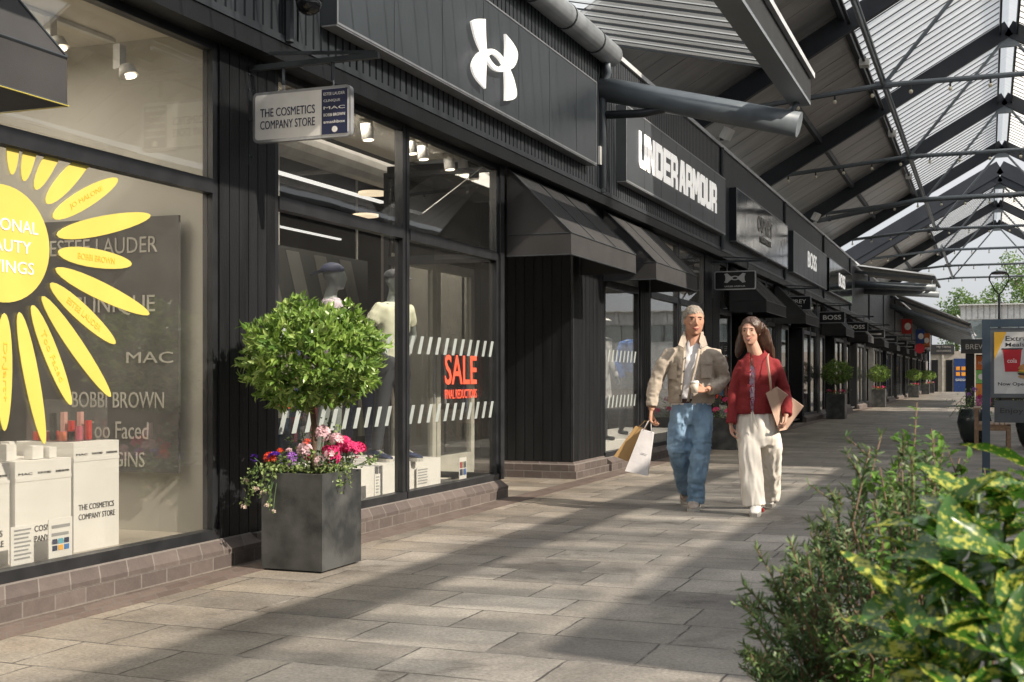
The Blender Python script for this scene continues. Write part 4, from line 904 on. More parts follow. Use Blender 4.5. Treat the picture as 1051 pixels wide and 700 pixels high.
o = thing('display_platform', 'low white platform under the mannequins beyond the pier', 'platform', (-5.1, 17, .16)); MB().box(-5.9, 15.4, .16, -4.75, 20.6, .33).build('platform_body', paper, o)
for k in range(3):
    y = 16.2+k*1.7; o = thing('clothes_rail', ('clothes rail nearest the pier, behind the mannequins', 'middle clothes rail behind the mannequins', 'farthest clothes rail of the sports shop window')[k], 'clothes rail', (-7, y, .16))
    MB().tube([(-7, y-.7, .16), (-7, y-.7, 1.6), (-7, y+.7, 1.6), (-7, y+.7, .16)], .018, 6).build('rail', steel_d, o)
    for q in range(9): 
        c_ = MB(); c_.box(-7.22, y-.6+q*.14, .75, -6.78, y-.53+q*.14, 1.52); c_.build('garment', cm[(q*3+k) % 7], o)
for k in range(3):
    y, x = ((8.2, -6.5), (9.9, -6.9), (11.6, -7.4))[k]; o = thing('clothes_rail', ('clothes rail seen behind the round tree in the sports shop', 'clothes rail behind the mannequin in the pale tee', 'clothes rail behind the red sale lettering')[k], 'clothes rail', (x, y, .16))
    MB().tube([(x, y-.7, .16), (x, y-.7, 1.6), (x, y+.7, 1.6), (x, y+.7, .16)], .018, 6).build('rail', steel_d, o)
    for q in range(11):
        c_ = MB(); c_.tube([(x-.2, y-.62+q*.12, 1.5), (x, y-.62+q*.12, 1.56), (x+.2, y-.62+q*.12, 1.5)], .02, 6); c_.box(x-.21, y-.65+q*.12, .75+.1*(q % 3), x+.21, y-.585+q*.12, 1.5); c_.build('garment', cm[(q*5+k*2) % 7], o)
for k, (a, c_) in enumerate(((15.9, midwall), (18.6, midwall))):
    tag(MB().box(-8.2, a, .16, -8.1, a+2.8, 3.3).build('display_wall', c_), ('nearer', 'farther')[k]+' grey display wall inside the sports shop', 'display wall')
p0, p1 = onx(-4.75, 434, 219), onx(-4.75, 497, 170)
tag(MB().tube([p0, p1], .004, 6).build('hanging_cable', track_w), 'thin pale cable slanting across the upper right pane of the sports window', 'cable')
# decals on glass
g = MB(); k = 0
def bar_row(y0, y1, za, zb, step=.18):
    out = []
    y = y0
    while y < y1:
        out.append([Vector((XG+.002, y, za)), Vector((XG+.002, y+.06, za)), Vector((XG+.002, y+.13, zb)), Vector((XG+.002, y+.07, zb))]); y += step
    return out
for nm, lab, rows in (('striped_decal', 'upper row of frosted slanted bars across the sports shop window', ((7.36, 9.15, 1.4, 1.555), (9.42, 11.25, 1.4, 1.555))), ('striped_decal', 'lower row of frosted slanted bars across the sports shop window', ((7.36, 9.15, .8, .96), (9.42, 11.25, .8, .96))),
                      ('striped_decal', 'upper row of slanted bars on the glass beyond the pier', ((15.1, 16.6, 1.4, 1.555),)), ('striped_decal', 'lower row of slanted bars on the glass beyond the pier', ((15.1, 16.6, .8, .96),))):
    o = thing(nm, lab, 'window decal', (XG, rows[0][0], rows[0][2]))
    for r_ in rows:
        m = MB()
        for q in bar_row(*r_): m.prism(q, (1, 0, 0), .002)
        m.build('bars', frost, o)
o = thing('sale_decal', 'red sale lettering on the right pane of the sports window', 'window decal', (XG, 10.55, 1.0))
text('lettering', 'SALE', sale_r, o, (XG+.003, 10.17, 1.13), Yv, Zv, .74, .275, .003, .012); text('lettering', 'FINAL REDUCTIONS', sale_r, o, (XG+.003, 10.17, 1.0), Yv, Zv, .74, .085, .003, .002)
o = thing('sale_decal', 'red square sale sticker low on the left pane behind the round tree', 'window decal', (XG, 7.45, 1.0)); MB().box(XG+.001, 7.34, .98, XG+.003, 7.52, 1.13).build('square', sale_r, o); text('lettering', 'SALE', letter_w, o, (XG+.004, 7.36, 1.02), Yv, Zv, .14, .06, .002, .01)
notice('notice', 'small framed notice leaning on the white platform near the window floor', -4.82, 10.05, 10.3, .18, .38, 6)
notice('notice', 'small white notice standing just right of the planter', -4.7, 9.0, 9.1, .2, .4, 6)
o = notice('flyer', 'colourful leaflet in a clear stand near the right end of the sports window', -4.75, 10.85, 11.02, .2, .42, 1)
for i in range(6): MB().box(-4.7485, 10.86+.05*(i % 3), .25+.07*(i//3), -4.747, 10.905+.05*(i % 3), .31+.07*(i//3)).build('picture', cm[i], o)
# ---------------------------------------------------------------- symbol
SYM = [[(15, 85), (50, 65), (115, 68), (117, 180), (124, 285), (85, 300), (55, 240), (30, 160)],
       [(86, 297), (50, 325), (20, 380), (18, 430), (50, 500), (115, 568), (118, 470), (122, 370), (135, 330), (124, 285)],
       [(258, 175), (310, 235), (347, 300), (345, 360), (320, 415), (290, 432), (255, 432), (258, 360), (262, 270)],
       [(255, 433), (290, 430), (320, 500), (345, 620), (310, 650), (258, 655), (260, 560)]]
RO = [(110, 300), (130, 283), (165, 282), (205, 305), (240, 345), (262, 385), (282, 430), (250, 447), (210, 448), (170, 430), (140, 395), (120, 360)]
RI = [(133, 335), (145, 322), (165, 318), (190, 332), (215, 358), (232, 385), (240, 397), (228, 408), (205, 414), (180, 402), (158, 378), (140, 350)]
def symbol(mb, place, nrm, th):
    st = .0012
    for k, p in enumerate(SYM): mb.prism([place(q) for q in p], nrm, th+st*k)
    n = len(RO)
    for i in range(n):
        j_ = (i+1) % n; mb.prism([place(RO[i]), place(RO[j_]), place(RI[j_]), place(RI[i])], nrm, th+st*6)
def crisp(pts):
    P = [Vector((p[0], p[1], 0)) for p in pts]; n = len(P); out = []
    for i in range(n):
        a, b_, c = P[i-1], P[i], P[(i+1) % n]; ang = (a-b_).angle(c-b_)
        if ang < math.radians(118): out.append(tuple(b_[:2]))
        else: out += [tuple(b_.lerp(a, .25)[:2]), tuple(b_.lerp(c, .25)[:2])]
    return out
SYM = [crisp(crisp(p)) for p in SYM]; RO = crisp(RO); RI = crisp(RI)
if len(RO) != len(RI): RO = RO[:min(len(RO), len(RI))]; RI = RI[:len(RO)]
def big(q): v = onx(-4.24, 480+q[0]/7, 10+q[1]/7); return v
def norm(q): v = big(q); c = big((180, 360)); return (v.y-c.y, v.z-c.z)
def smooth_poly(pts, it=2):
    for _ in range(it):
        o = []
        for i in range(len(pts)):
            a, b_ = pts[i], pts[(i+1) % len(pts)]; dx, dy = b_[0]-a[0], b_[1]-a[1]
            if dx*dx+dy*dy < 900: o += [((a[0]+b_[0])/2, (a[1]+b_[1])/2)]
            else: o += [(a[0]+dx*.2, a[1]+dy*.2), (a[0]+dx*.8, a[1]+dy*.8)]
        pts = o
    return pts
def fascia_sign(label, y0, y1, m=panel_m, x=-4.28, z0=3.69, z1=4.66):
    o = thing('fascia_sign', label, 'sign', (x, (y0+y1)/2, z0))
    p = MB(); p.box(XF-.01, y0, z0, x, y1, z1)
    e = MB(); t = .016
    e.box(x+.001, y0, z0-.001, x+.006, y1, z0+t); e.box(x+.001, y0, z1-t, x+.006, y1, z1); e.box(x+.001, y0, z0+t, x+.006, y0+t, z1-t); e.box(x+.001, y1-t, z0+t, x+.006, y1, z1-t)
    e.box(XF+.02, y0, z0-.012, x, y1, z0-.002); e.build('edge_trim', edge_m, o)
    k = y0+.9
    while k < y1-.3: p.box(x+.0005, k, z0+t, x+.002, k+.006, z1-t, 1); k += .9
    p.build('sign_panel', [m, steel_d], o)
    return o
o = fascia_sign('charcoal fascia panel with white four-armed symbol over the first sports window', 7.62, 13.78)
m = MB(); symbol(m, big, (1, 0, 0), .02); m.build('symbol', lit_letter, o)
o = fascia_sign('charcoal fascia panel with wide white wordmark above the second awning', 15.04, 21.35)
p0 = onx(-4.27, 656, 172)
BL = {'U': [[(0, 1.2), (0, .15), (.15, 0), (.85, 0), (1, .15), (1, 1.2), (.7, 1.2), (.7, .28), (.3, .28), (.3, 1.2)]],
 'N': [[(0, 0), (0, 1.2), (.32, 1.2), (.7, .5), (.7, 1.2), (1, 1.2), (1, 0), (.68, 0), (.3, .7), (.3, 0)]],
 'D': [[(0, 0), (0, 1.2), (.3, 1.2), (.3, 0)], [(.3, 0), (.3, .28), (.7, .28), (.7, .92), (.3, .92), (.3, 1.2), (.8, 1.2), (1, 1), (1, .2), (.8, 0)]],
 'E': [[(0, 0), (0, 1.2), (1, 1.2), (1, .94), (.3, .94), (.3, .73), (.9, .73), (.9, .47), (.3, .47), (.3, .26), (1, .26), (1, 0)]],
 'R': [[(0, 0), (0, 1.2), (.3, 1.2), (.3, 0)], [(.3, 1.2), (.82, 1.2), (1, 1.05), (1, .62), (.86, .5), (1, .4), (1, 0), (.7, 0), (.7, .38), (.3, .38), (.3, .62), (.7, .62), (.7, .94), (.3, .94)]],
 'A': [[(0, 0), (.24, 1.2), (.5, 1.2), (.5, .92), (.42, .52), (.5, .52), (.5, .28), (.36, .28), (.3, 0)], [(1, 0), (.7, 0), (.64, .28), (.5, .28), (.5, .52), (.58, .52), (.5, .92), (.5, 1.2), (.76, 1.2)]],
 'M': [[(0, 0), (0, 1.2), (.35, 1.2), (.6, .72), (.85, 1.2), (1.2, 1.2), (1.2, 0), (.92, 0), (.92, .7), (.7, .27), (.5, .27), (.28, .7), (.28, 0)]],
 'O': [[(.5, 0), (.15, 0), (0, .15), (0, 1.05), (.15, 1.2), (.5, 1.2), (.5, .92), (.3, .92), (.3, .28), (.5, .28)], [(.5, 0), (.5, .28), (.7, .28), (.7, .92), (.5, .92), (.5, 1.2), (.85, 1.2), (1, 1.05), (1, .15), (.85, 0)]]}
tw_ = 12.2+.08*10+.2; x_ = 0; sc_ = 4.95/(11.2+.1*10+.16)
for ch in 'UNDER ARMOUR':
    if ch == ' ': x_ += .16; continue
    m = MB()
    for pl in BL[ch]:
        area = sum(pl[i-1][0]*pl[i][1]-pl[i][0]*pl[i-1][1] for i in range(len(pl)))
        P = [Vector((-4.273, 15.62+(x_+a)*sc_, 3.96+b_*.4)) for a, b_ in pl]
        if area < 0: P = P[::-1]
        m.prism(P, (1, 0, 0), .007)
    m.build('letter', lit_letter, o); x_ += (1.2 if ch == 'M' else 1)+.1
o = fascia_sign('glossy reflective fascia panel with cream two-line lettering', 22.35, 28.55, panel_gloss)
text('lettering', 'OSPREY', letter_g, o, (-4.273, 24.6, 4.12), Yv, Zv, 1.75, .32, .005); text('lettering', 'LONDON', letter_g, o, (-4.273, 24.9, 3.92), Yv, Zv, 1.15, .12, .02)
for k, y in enumerate((29.4, 36.45)):
    o = fascia_sign(('fourth fascia panel from the left with four pale capital letters', 'fifth and last large fascia panel before the far lean-to roof')[k], y, y+6.4, panel_gloss if k else panel_m)
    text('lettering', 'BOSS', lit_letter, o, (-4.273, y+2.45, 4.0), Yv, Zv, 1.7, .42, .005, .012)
# ---------------------------------------------------------------- hanging signs
def hanging(label, y, face, x0=-4.52, x1=-3.79, z0=2.74, z1=3.07, detail=True):
    o = thing('hanging_sign', label, 'sign', (-4.15, y, z0), 'projecting signs along the shopfront')
    def rr(a, b, c, d, r):
        P = []
        for (cx, cz, s0) in ((b-r, c+r, -90), (b-r, d-r, 0), (a+r, d-r, 90), (a+r, c+r, 180)):
            for t in range(5): an = math.radians(s0+t*22.5); P.append((cx+r*math.cos(an), cz+r*math.sin(an)))
        return P
    MB().prism([Vector((p[0], y-.02, p[1])) for p in rr(x0, x1, z0, z1, .035)], (0, 1, 0), .04).build('sign_frame', edge_m, o)
    f = MB().prism([Vector((p[0], y-.0215, p[1])) for p in rr(x0+.018, x1-.018, z0+.018, z1-.018, .022)], (0, 1, 0), .043).build('sign_face', face, o)
    b = MB(); b.box(-4.57, y-.03, 2.6, -4.555, y+.03, 3.32); b.bar((-4.55, y, 3.24), (-3.6, y, 3.24), .035, .035); b.bar((-4.55, y, 3.34), (-3.62, y, 3.262), .02, .02)
    b.tube([(-4.3, y, 3.22), (-4.3, y, z1+.04)], .012, 6); b.tube([(-3.93, y, 3.22), (-3.93, y, z1+.04)], .012, 6); b.build('bracket', steel_d, o)
    c = MB()
    for xx in (-4.3, -3.93): c.tube([(xx, y, z1+.05), (xx+.006, y, z1+.02), (xx, y, z1-.01)], .006, 5)
    c.build('chain', edge_m, o)
    bt = MB()
    for zz in (2.66, 2.9, 3.1, 3.2):
        for yy in (-.02, .02): bt.tube([(-4.555, y+yy, zz), (-4.545, y+yy, zz)], .006, 6)
    bt.build('bolts', steel_d, o)
    return o
o = hanging('nearest hanging sign, white with navy lettering and a navy strip on its right', 6.95, mat('pearl_white_face', (.8, .78, .75), .4))
yy = 6.95-.0225
text('lettering', 'THE COSMETICS', navy, o, (-4.46, yy, 2.905), Xv, Zv, .41, .055, .002, 0); text('lettering', 'COMPANY STORE', navy, o, (-4.46, yy, 2.825), Xv, Zv, .41, .055, .002, 0)
MB().box(-4.0, yy-.001, 2.76, -3.812, yy, 3.05).build('navy_strip', navy, o)
for i, s_ in enumerate(('ESTEE LAUDER', 'CLINIQUE', 'MAC', 'BOBBI BROWN', 'smashbox')):
    text('lettering', s_, letter_w, o, (-3.985, yy-.002, 3.01-.045*i), Xv, Zv, .155 if i != 1 else .12, .019, .001)
MB().tube([(-3.905, yy-.001, 2.79), (-3.905, yy-.003, 2.79)], .02, 14).build('round_mark', letter_w, o)
def blacksign(y, lab): return hanging(lab, y, black)
o = blacksign(21.6, 'black hanging sign with grey four-armed symbol above the woman'); yy = 21.6-.0225
pts_c = norm((180, 360)); m = MB(); 
def small(q, cx=-4.155, cz=2.935, s=.5, y=yy):
    # the symbol seen square on, wider than tall
    u, v = norm(q); uu = u; return Vector((cx+(v)*0+uu*.30, y, cz+v*.30+uu*.0))
def wide(pts, cx, y, cz, w_, h_):
    pass
# four flared arms mirrored about both axes plus an oval ring
arm = [(.0, .012), (.03, .05), (.07, .085), (.14, .095), (.2, .085), (.165, .05), (.15, .012), (.13, .02), (.09, .03), (.05, .012)]
arm = [(.045, .0), (.05, .02), (.09, .045), (.135, .085), (.19, .075), (.172, .04), (.168, .0)]
for sx in (-1, 1):
    for sz in (-1, 1):
        P = [Vector((-4.155+sx*a, yy, 2.945+sz*b_)) for a, b_ in arm]; m.prism(P if sx*sz > 0 else P[::-1], (0, -1, 0), .002+.0003*(sx+2*sz))
for k in range(16):
    a0, a1 = 2*PI*k/16, 2*PI*(k+1)/16; R_ = lambda a, r1, r2: Vector((-4.155+r1*math.cos(a), yy, 2.945+r2*math.sin(a)))
    m.prism([R_(a0, .075, .04), R_(a1, .075, .04), R_(a1, .045, .02), R_(a0, .045, .02)], (0, -1, 0), .004)
m.build('symbol', edge_m, o); text('lettering', 'UNDER ARMOUR', edge_m, o, (-4.34, yy, 2.785), Xv, Zv, .37, .028, .002, .02)
o = blacksign(28.8, 'black hanging sign with two rows of pale serif-like lettering, third from the left'); text('lettering', 'OSPREY', letter_w, o, (-4.42, 28.777, 2.9), Xv, Zv, .52, .09, .002); text('lettering', 'LONDON', letter_w, o, (-4.32, 28.777, 2.81), Xv, Zv, .32, .05, .002)
for k, y in enumerate((36.0, 43.2)):
    o = blacksign(y, ('black hanging sign with four bold white letters, partly behind an awning', 'smaller-looking black hanging sign with four bold white letters, next one farther on')[k]); text('lettering', 'BOSS', letter_w, o, (-4.4, y-.023, 2.84), Xv, Zv, .5, .13, .002, .012)
for k, y in enumerate((50.4, 57.6, 64.8, 72, 79.2, 86.4)):
    o = blacksign(y, 'black hanging sign number %s in the distant row along the shopfront' % ('one', 'two', 'three', 'four', 'five', 'six')[k])
    o['label'] = ('first', 'second', 'third', 'fourth', 'fifth', 'sixth')[k]+' distant black hanging sign beyond the last four-letter sign'
    m = MB(); m.box(-4.4, y-.024, 2.87, -3.92, y-.022, 2.93); m.build('lettering', greyink, o)
# ---------------------------------------------------------------- awnings
def awning(label, y0, y1, xo=-3.86, zt=3.33, zb=2.42, h=.215):
    o = thing('awning', label, 'awning', (-4.5, (y0+y1)/2, zb), 'black canvas awnings over the shop doors')
    xw = -4.545; m = MB(); zc = zb+h; n = 6
    m.quad((xo, y0, zc), (xo, y1, zc), (xw, y1, zt), (xw, y0, zt))
    m.add([(xw, y0, zt), (xw, y0, zc), (xo, y0, zc)], [(0, 1, 2)]); m.add([(xw, y1, zt), (xw, y1, zc), (xo, y1, zc)], [(0, 2, 1)])
    m.build('canopy_cloth', canvas_m, o)
    v = MB(); v.quad((xo+.003, y0-.002, zb), (xo+.003, y1+.002, zb), (xo, y1+.002, zc-.003), (xo, y0-.002, zc-.003)); v.quad((xw, y0, zb), (xo+.003, y0-.002, zb), (xo, y0-.002, zc-.003), (xw, y0, zc-.003)); v.quad((xw, y1, zb), (xo+.003, y1+.002, zb), (xo, y1+.002, zc-.003), (xw, y1, zc-.003))
    v.build('valance', canvas_m, o)
    f = MB()
    for k in range(4):
        y = y0+(y1-y0)*k/3; f.tube([(xo, y, zc+.004), (xw, y, zt+.004)], .007, 5)
    f.tube([(xo, y0, zc), (xo, y1, zc)], .008, 5); f.tube([(xo+.002, y0, zb), (xo+.002, y1, zb)], .008, 5); f.tube([(xw, y0, zb), (xo, y0, zb)], .008, 5); f.tube([(xw, y0, zc), (xo, y0, zc)], .006, 5)
    f.build('seams', steel_d, o)
    return o
aw = ['large black awning over the recessed entrance before the pier', 'black awning just beyond the first, over the window past the pier']
awning('black awning corner with yellow underside trim cut off at the top left', 2.2, 4.42, zt=3.35)
awning(aw[0], 11.58, 13.98); awning(aw[1], 14.93, 17.25)
awning('black awning behind the hanging sign over the woman', 23.1, 25.5); awning('black awning next past the sign with two rows of lettering', 28.4, 30.8)
awning('black awning between the two signs of four bold letters', 36.9, 39.2)
tag(MB().tube([(-3.852, 2.2, 2.418), (-3.852, 4.425, 2.418), (-4.5, 4.43, 2.418)], .003, 5).build('yellow_piping', yellow), 'thin yellow piping under the awning corner at top left', 'piping')
for k, y in enumerate((44, 51.2, 58.4, 65.6, 72.8, 80)):
    awning(('first', 'second', 'third', 'fourth', 'fifth', 'sixth')[k]+' distant small black awning beyond the lettered hanging signs', y, y+2.2)
# camera and floodlights
p = onx(-4.2, 317, 4); o = thing('security_camera', 'black dome security camera beside the start of the fascia panel', 'camera', p)
MB().ball(p, .085, .085, .075, 16, 10).build('dome', mat('camera_dome', (.01, .01, .012), .1), o, True); MB().tube([(p.x, p.y, p.z+.02), (p.x, p.y, p.z+.13)], .09, 16).build('housing', black, o, True); MB().bar((p.x, p.y, p.z+.1), (XF, p.y, p.z+.1), .05, .05).build('bracket', black, o)
for k, y in enumerate((21.2, 33.0)):
    o = thing('floodlight', ('pale floodlight on the parapet above the wordmark panel', 'pale floodlight on the parapet farther along, above the fourth panel')[k], 'floodlight', (-4.3, y, 5.31))
    MB().frame((-4.22, y, 5.42), Vector((.8, -.3, -.5)).normalized(), Vector((.3, 1, 0)).normalized(), Vector((.5, -.15, .85)).normalized(), .1, .26, .2).build('lamp_body', track_w, o); MB().box(-4.34, y-.03, 5.31, -4.28, y+.03, 5.4).build('bracket', steel_d, o)
tag(MB().box(XF-.001, 14.25, 3.78, XF+.04, 14.33, 4.0).build('junction_box', track_w), 'small cream junction box on the cladding between the first two fascia panels', 'junction box')
# ---------------------------------------------------------------- gable canopies
XR, ZR, SL = .42, 8.8, .575
def zr(x): return ZR-SL*abs(x-XR)
ZN, XN = 6.13, 2.07    # node height and half distance from the ridge
def canopy(label, ys, y0, y1, barge=None):
    o = thing('canopy_roof', label, 'canopy', (XR, y0, 5.4), 'gabled canopy roofs over the walkway')
    xw = -4.95; xe = 2*XR-xw
    for y in ys:
        for s, xx in ((-1, xw), (1, xe)):
            m = MB(); m.bar((XR, y, ZR-.02), (xx, y, zr(xx)-.02), .13, .34); m.build('rafter', timber, o)
        t = MB()
        for s in (-1, 1):
            nx = XR+s*XN; wx = XR+s*(XR+4.55)
            t.tube([(nx, y, ZN), (wx, y, 5.86)], .045, 8); 
            t.tube([(nx, y, ZN), (XR+s*.12, y, ZR-.3)], .035, 8)
            t.bar((nx-.14, y, ZN), (nx+.14, y, ZN), .05, .14)
            for q in (-.08, .08): t.tube([(nx+q, y-.045, ZN), (nx+q, y+.045, ZN)], .02, 6)
        t.tube([(XR-XN, y, ZN), (XR+XN, y, ZN)], .045, 8)
        t.prism([Vector((XR-.2, y-.04, ZR-.42)), Vector((XR+.2, y-.04, ZR-.42)), Vector((XR+.22, y-.04, ZR-.3)), Vector((XR, y-.04, ZR-.17)), Vector((XR-.22, y-.04, ZR-.3))], (0, 1, 0), .08)
        t.build('truss', steel, o)
    ln = MB()
    for s in (-1, 1):
        nx = XR+s*XN
        for dz, dx in ((0, 0), (.09, .02*s)): ln.tube([(nx-dx, y0, ZN+dz), (nx-dx, ys[-1], ZN+dz)], .025 if dz else .035, 6)
    ln.build('longitudinal_tubes', steel, o)
    # purlins
    pu = MB()
    for s in (-1, 1):
        for dd in (2.74, 4.0): xx = XR+s*dd; pu.bar((xx, y0, zr(xx)+.1), (xx, y1, zr(xx)+.1), .09, .14)
        xx = XR+s*2.74; pu.bar((xx-.12*s, y0, zr(xx)+.0), (xx-.12*s, y1, zr(xx)+.0), .05, .05)
        pu.bar((XR+s*.17, y0, ZR-.02), (XR+s*.17, y1, ZR-.02), .04, .3)
    pu.build('purlins', timber, o)
    # solid soffit sheets
    for s in (-1, 1):
        m = MB(); x0 = XR+s*2.74; x1 = XR+s*5.75; y = y0; k = 0
        while y < y1-.01:
            yb = min(y+.62, y1); zz = .17+.004*(k % 2)
            m.add([(x0, y, zr(x0)+zz), (x0, yb-.018, zr(x0)+zz), (x1, yb-.018, zr(x1)+zz), (x1, y, zr(x1)+zz), (x0, y, zr(x0)+zz+.05), (x0, yb-.018, zr(x0)+zz+.05), (x1, yb-.018, zr(x1)+zz+.05), (x1, y, zr(x1)+zz+.05)], [(0, 1, 2, 3), (7, 6, 5, 4), (0, 4, 5, 1), (1, 5, 6, 2), (2, 6, 7, 3), (3, 7, 4, 0)])
            y += .62; k += 1
        m.build('soffit_boards', soffit_m, o)
        c = MB(); c.add([(x0, y0, zr(x0)+.24), (x0, y1, zr(x0)+.24), (x1, y1, zr(x1)+.24), (x1, y0, zr(x1)+.24)], [(0, 1, 2, 3)]); c.build('roof_covering', steel_d, o)
        # translucent corrugated sheets
        m = MB(); lines = MB(); x0 = XR+s*.2; x1 = XR+s*2.78; P = []; y = y0; z0, z1 = zr(x0), zr(x1); pit = .44
        while y < y1:
            P += [(y, .18), (y+pit*.5, .18), (y+pit*.62, .235), (y+pit*.88, .235)]
            lines.bar((x0, y+pit*.53, z0+.172), (x1, y+pit*.53, z1+.172), .012, .02); y += pit
        P = [(min(a, y1), b) for a, b in P]; v = []
        for a, b in P: v += [(x0, a, z0+b), (x1, a, z1+b)]
        m.add(v, [(2*i, 2*i+1, 2*i+3, 2*i+2) for i in range(len(P)-1)]); m.build('translucent_sheet', poly_m, o)
        lines.build('sheet_ribs', steel_d, o)
    m = MB(); m.add([(XR-.2, y0, ZR+.12), (XR-.2, y1, ZR+.12), (XR, y1, ZR+.26), (XR, y0, ZR+.26), (XR+.2, y1, ZR+.12), (XR+.2, y0, ZR+.12)], [(0, 1, 2, 3), (3, 2, 4, 5)]); m.build('ridge_light', louv_m, o)
    if barge:
        m = MB()
        for s in (-1, 1):
            xx = XR+s*5.8
            for yy, dz, hh in ((barge, .22, .5), (barge+.06, -.13, .36)): m.bar((XR, yy, ZR+dz), (xx, yy, zr(xx)+dz), .055, hh)
        m.build('barge_board', timber, o)
    return o
canopy('nearer gabled canopy roof with translucent ridge sheets over the walkway', (21.6, 28.8, 36.0, 43.2), 15.2, 43.9)
canopy('farther gabled canopy roof with dark barge boards', (50.4, 57.6, 64.8), 49.3, 65.6, barge=49.2)
# festoon lights, one string per truss
fest = 'festoon light strings under the roof trusses'
strand = None
def festoon(y, label):
    o = thing('festoon_lights', label, 'string lights', (XR, y-.06, ZN), fest); x = -4.3; c = MB(); pts = []; bl = MB(); so_ = MB()
    def zz(x): return ZN-.06 if abs(x-XR) < XN else ZN-.06-(abs(x-XR)-XN)*.093
    k = 0
    while x < 5.2:
        pts.append((x, y-.06, zz(x)+.01)); q_ = MB(); q_.tube([(x, y-.06, zz(x)), (x, y-.06, zz(x)-.07)], .018, 6, 1); q_.ball((x, y-.06, zz(x)-.1), .034, .034, .038, 8, 6); q_.build('bulb', [bulb_m, ink], o, True); x += .62; k += 1
    c.tube(pts, .008, 5); c.build('cable', steel_d, o)
for k, y in enumerate((21.6, 28.8, 36.0, 43.2, 50.4, 57.6, 64.8)): festoon(y, 'string of small bulbs under the %s roof truss from the camera' % ('first', 'second', 'third', 'fourth', 'fifth', 'sixth', 'seventh')[k])
o = thing('conduit_pipe', 'thick grey pipe with collars crossing below the third truss', 'pipe', (XR, 35.2, 5.75))
MB().tube([(-4.4, 34.6, 5.5), (-1.7, 34.6, 5.95), (6, 34.6, 6.0)], .065, 10).build('pipe', steel, o, True)
m = MB()
for x in (-4.1, -1.6, .5, 2.5): m.tube([(x, 34.6, 5.95 if x > -1.7 else 5.55), (x+.08, 34.6, 5.95 if x > -1.7 else 5.563)], .085, 10)
m.build('collars', steel, o)
for k, (px, py) in enumerate(((877, 66), (906, 137), (928, 182))):
    y = (24.3, 31.6, 38.5)[k]; xx = XR-2.62; o = thing('canopy_lamp', 'small cream bulkhead lamp on the canopy purlin, %s from the camera' % ('first', 'second', 'third')[k], 'lamp', (xx, y, zr(xx)-.05), 'cream lamps on the canopy purlin')
    MB().box(xx-.09, y-.12, zr(xx)-.16, xx+.09, y+.12, zr(xx)-.03).build('lamp_body', track_w, o); MB().tube([(xx, y, zr(xx)-.03), (xx, y, zr(xx)+.03)], .03, 8).build('mount', steel_d, o)
# ---------------------------------------------------------------- lean-to glazed roofs
def leanto(label, y0, y1, xi=-4.3, zi=5.32, xo=-2.03, zo=4.62, arms=(), cyl=True, pitch=.55, cover=1.0, bh=.33, group='lean-to roofs on tube arms along the shopfront'):
    o = thing('leanto_roof', label, 'roof', (xi, y0, zo), group); m = MB(); ln = MB(); P = []; y = y0
    while y < y1:
        ye = y+pitch*cover
        m.add([(xi, y, zi), (xo, y, zo), (xo, y+pitch*.42, zo), (xi, y+pitch*.42, zi), (xo, y+pitch*.46, zo+.018), (xi, y+pitch*.46, zi+.018), (xo, ye, zo+.018), (xi, ye, zi+.018)], [(0, 1, 2, 3), (3, 2, 4, 5), (5, 4, 6, 7)])
        ln.bar((xi, y+pitch*.44, zi-.006), (xo, y+pitch*.44, zo-.006), .014, .01); ln.bar((xi, y+pitch*.985, zi-.002), (xo, y+pitch*.985, zo-.002), .012, .02); y += pitch
    m.build('roof_sheet', louv_m, o); ln.build('glazing_bars', steel_d, o)
    sg = 1 if xo > xi else -1
    MB().box(xo-.1*sg, y0, zo-.04-bh, xo+.1*sg, y1, zo-.04).build('edge_beam', black, o); MB().box(xo+.101*sg, y0, zo-.1, xo+.15*sg, y1, zo-.04).build('edge_trim', gutter_m, o)
    b = MB(); b.box(xo-.13*sg, y0, zo-.08-bh, xo+.1*sg, y1, zo-.042-bh); b.build('beam_flange', steel, o)
    if cyl:
        g_ = MB(); y = y1-.4; g_.tube([(xi, y0, zi-.18), (xi, y1-.15, zi-.18)], .14, 18); go = g_.build('round_gutter', gutter_m, o, True)
        r_ = MB(); yy = y1-.9
        while yy > y0: r_.tube([(xi, yy, zi-.18), (xi, yy+.035, zi-.18)], .147, 18); yy -= 1.05
        r_.build('gutter_straps', steel_d, go)
        MB().tube([(xi, y1-.35, zi-.3), (xi+.0, y1-.3, zi-.42), (xi-.08, y1-.26, zi-.55), (xi-.08, y1-.26, 3.5)], .045, 10).build('downpipe', steel, go, True)
    for ya in arms:
        a = MB(); a.tube([(XF, ya, 4.73), (xo, ya, 4.11)], .145, 22); a.build('tube_arm', steel, o, True)
        a = MB(); a.tube([(xo-.12, ya, 4.25), (xo-.02, ya, zo-.41)], .035, 8); a.build('strut', steel, o, True)
        a = MB(); a.tube([(XF, ya-.02, 4.4), (XF+.55, ya-.02, 4.38), (XF+1.3, ya-.02, 4.47)], [.05, .05, .03], 10); a.build('brace', steel_d, o, True)
    return o
leanto('pale translucent lean-to roof with round gutter over the nearest shops', -4, 14.62, arms=(14.4,), cover=.97, zo=4.78)
leanto('unseen slatted lean-to of the facing shops, shaped to stripe the paving with shade', -8, 14.6, xi=5.2, xo=2.9, cyl=False, cover=.6, pitch=.9, bh=.1)  # unseen roof; gaps and thin beam shaped to cast stripes on the paving
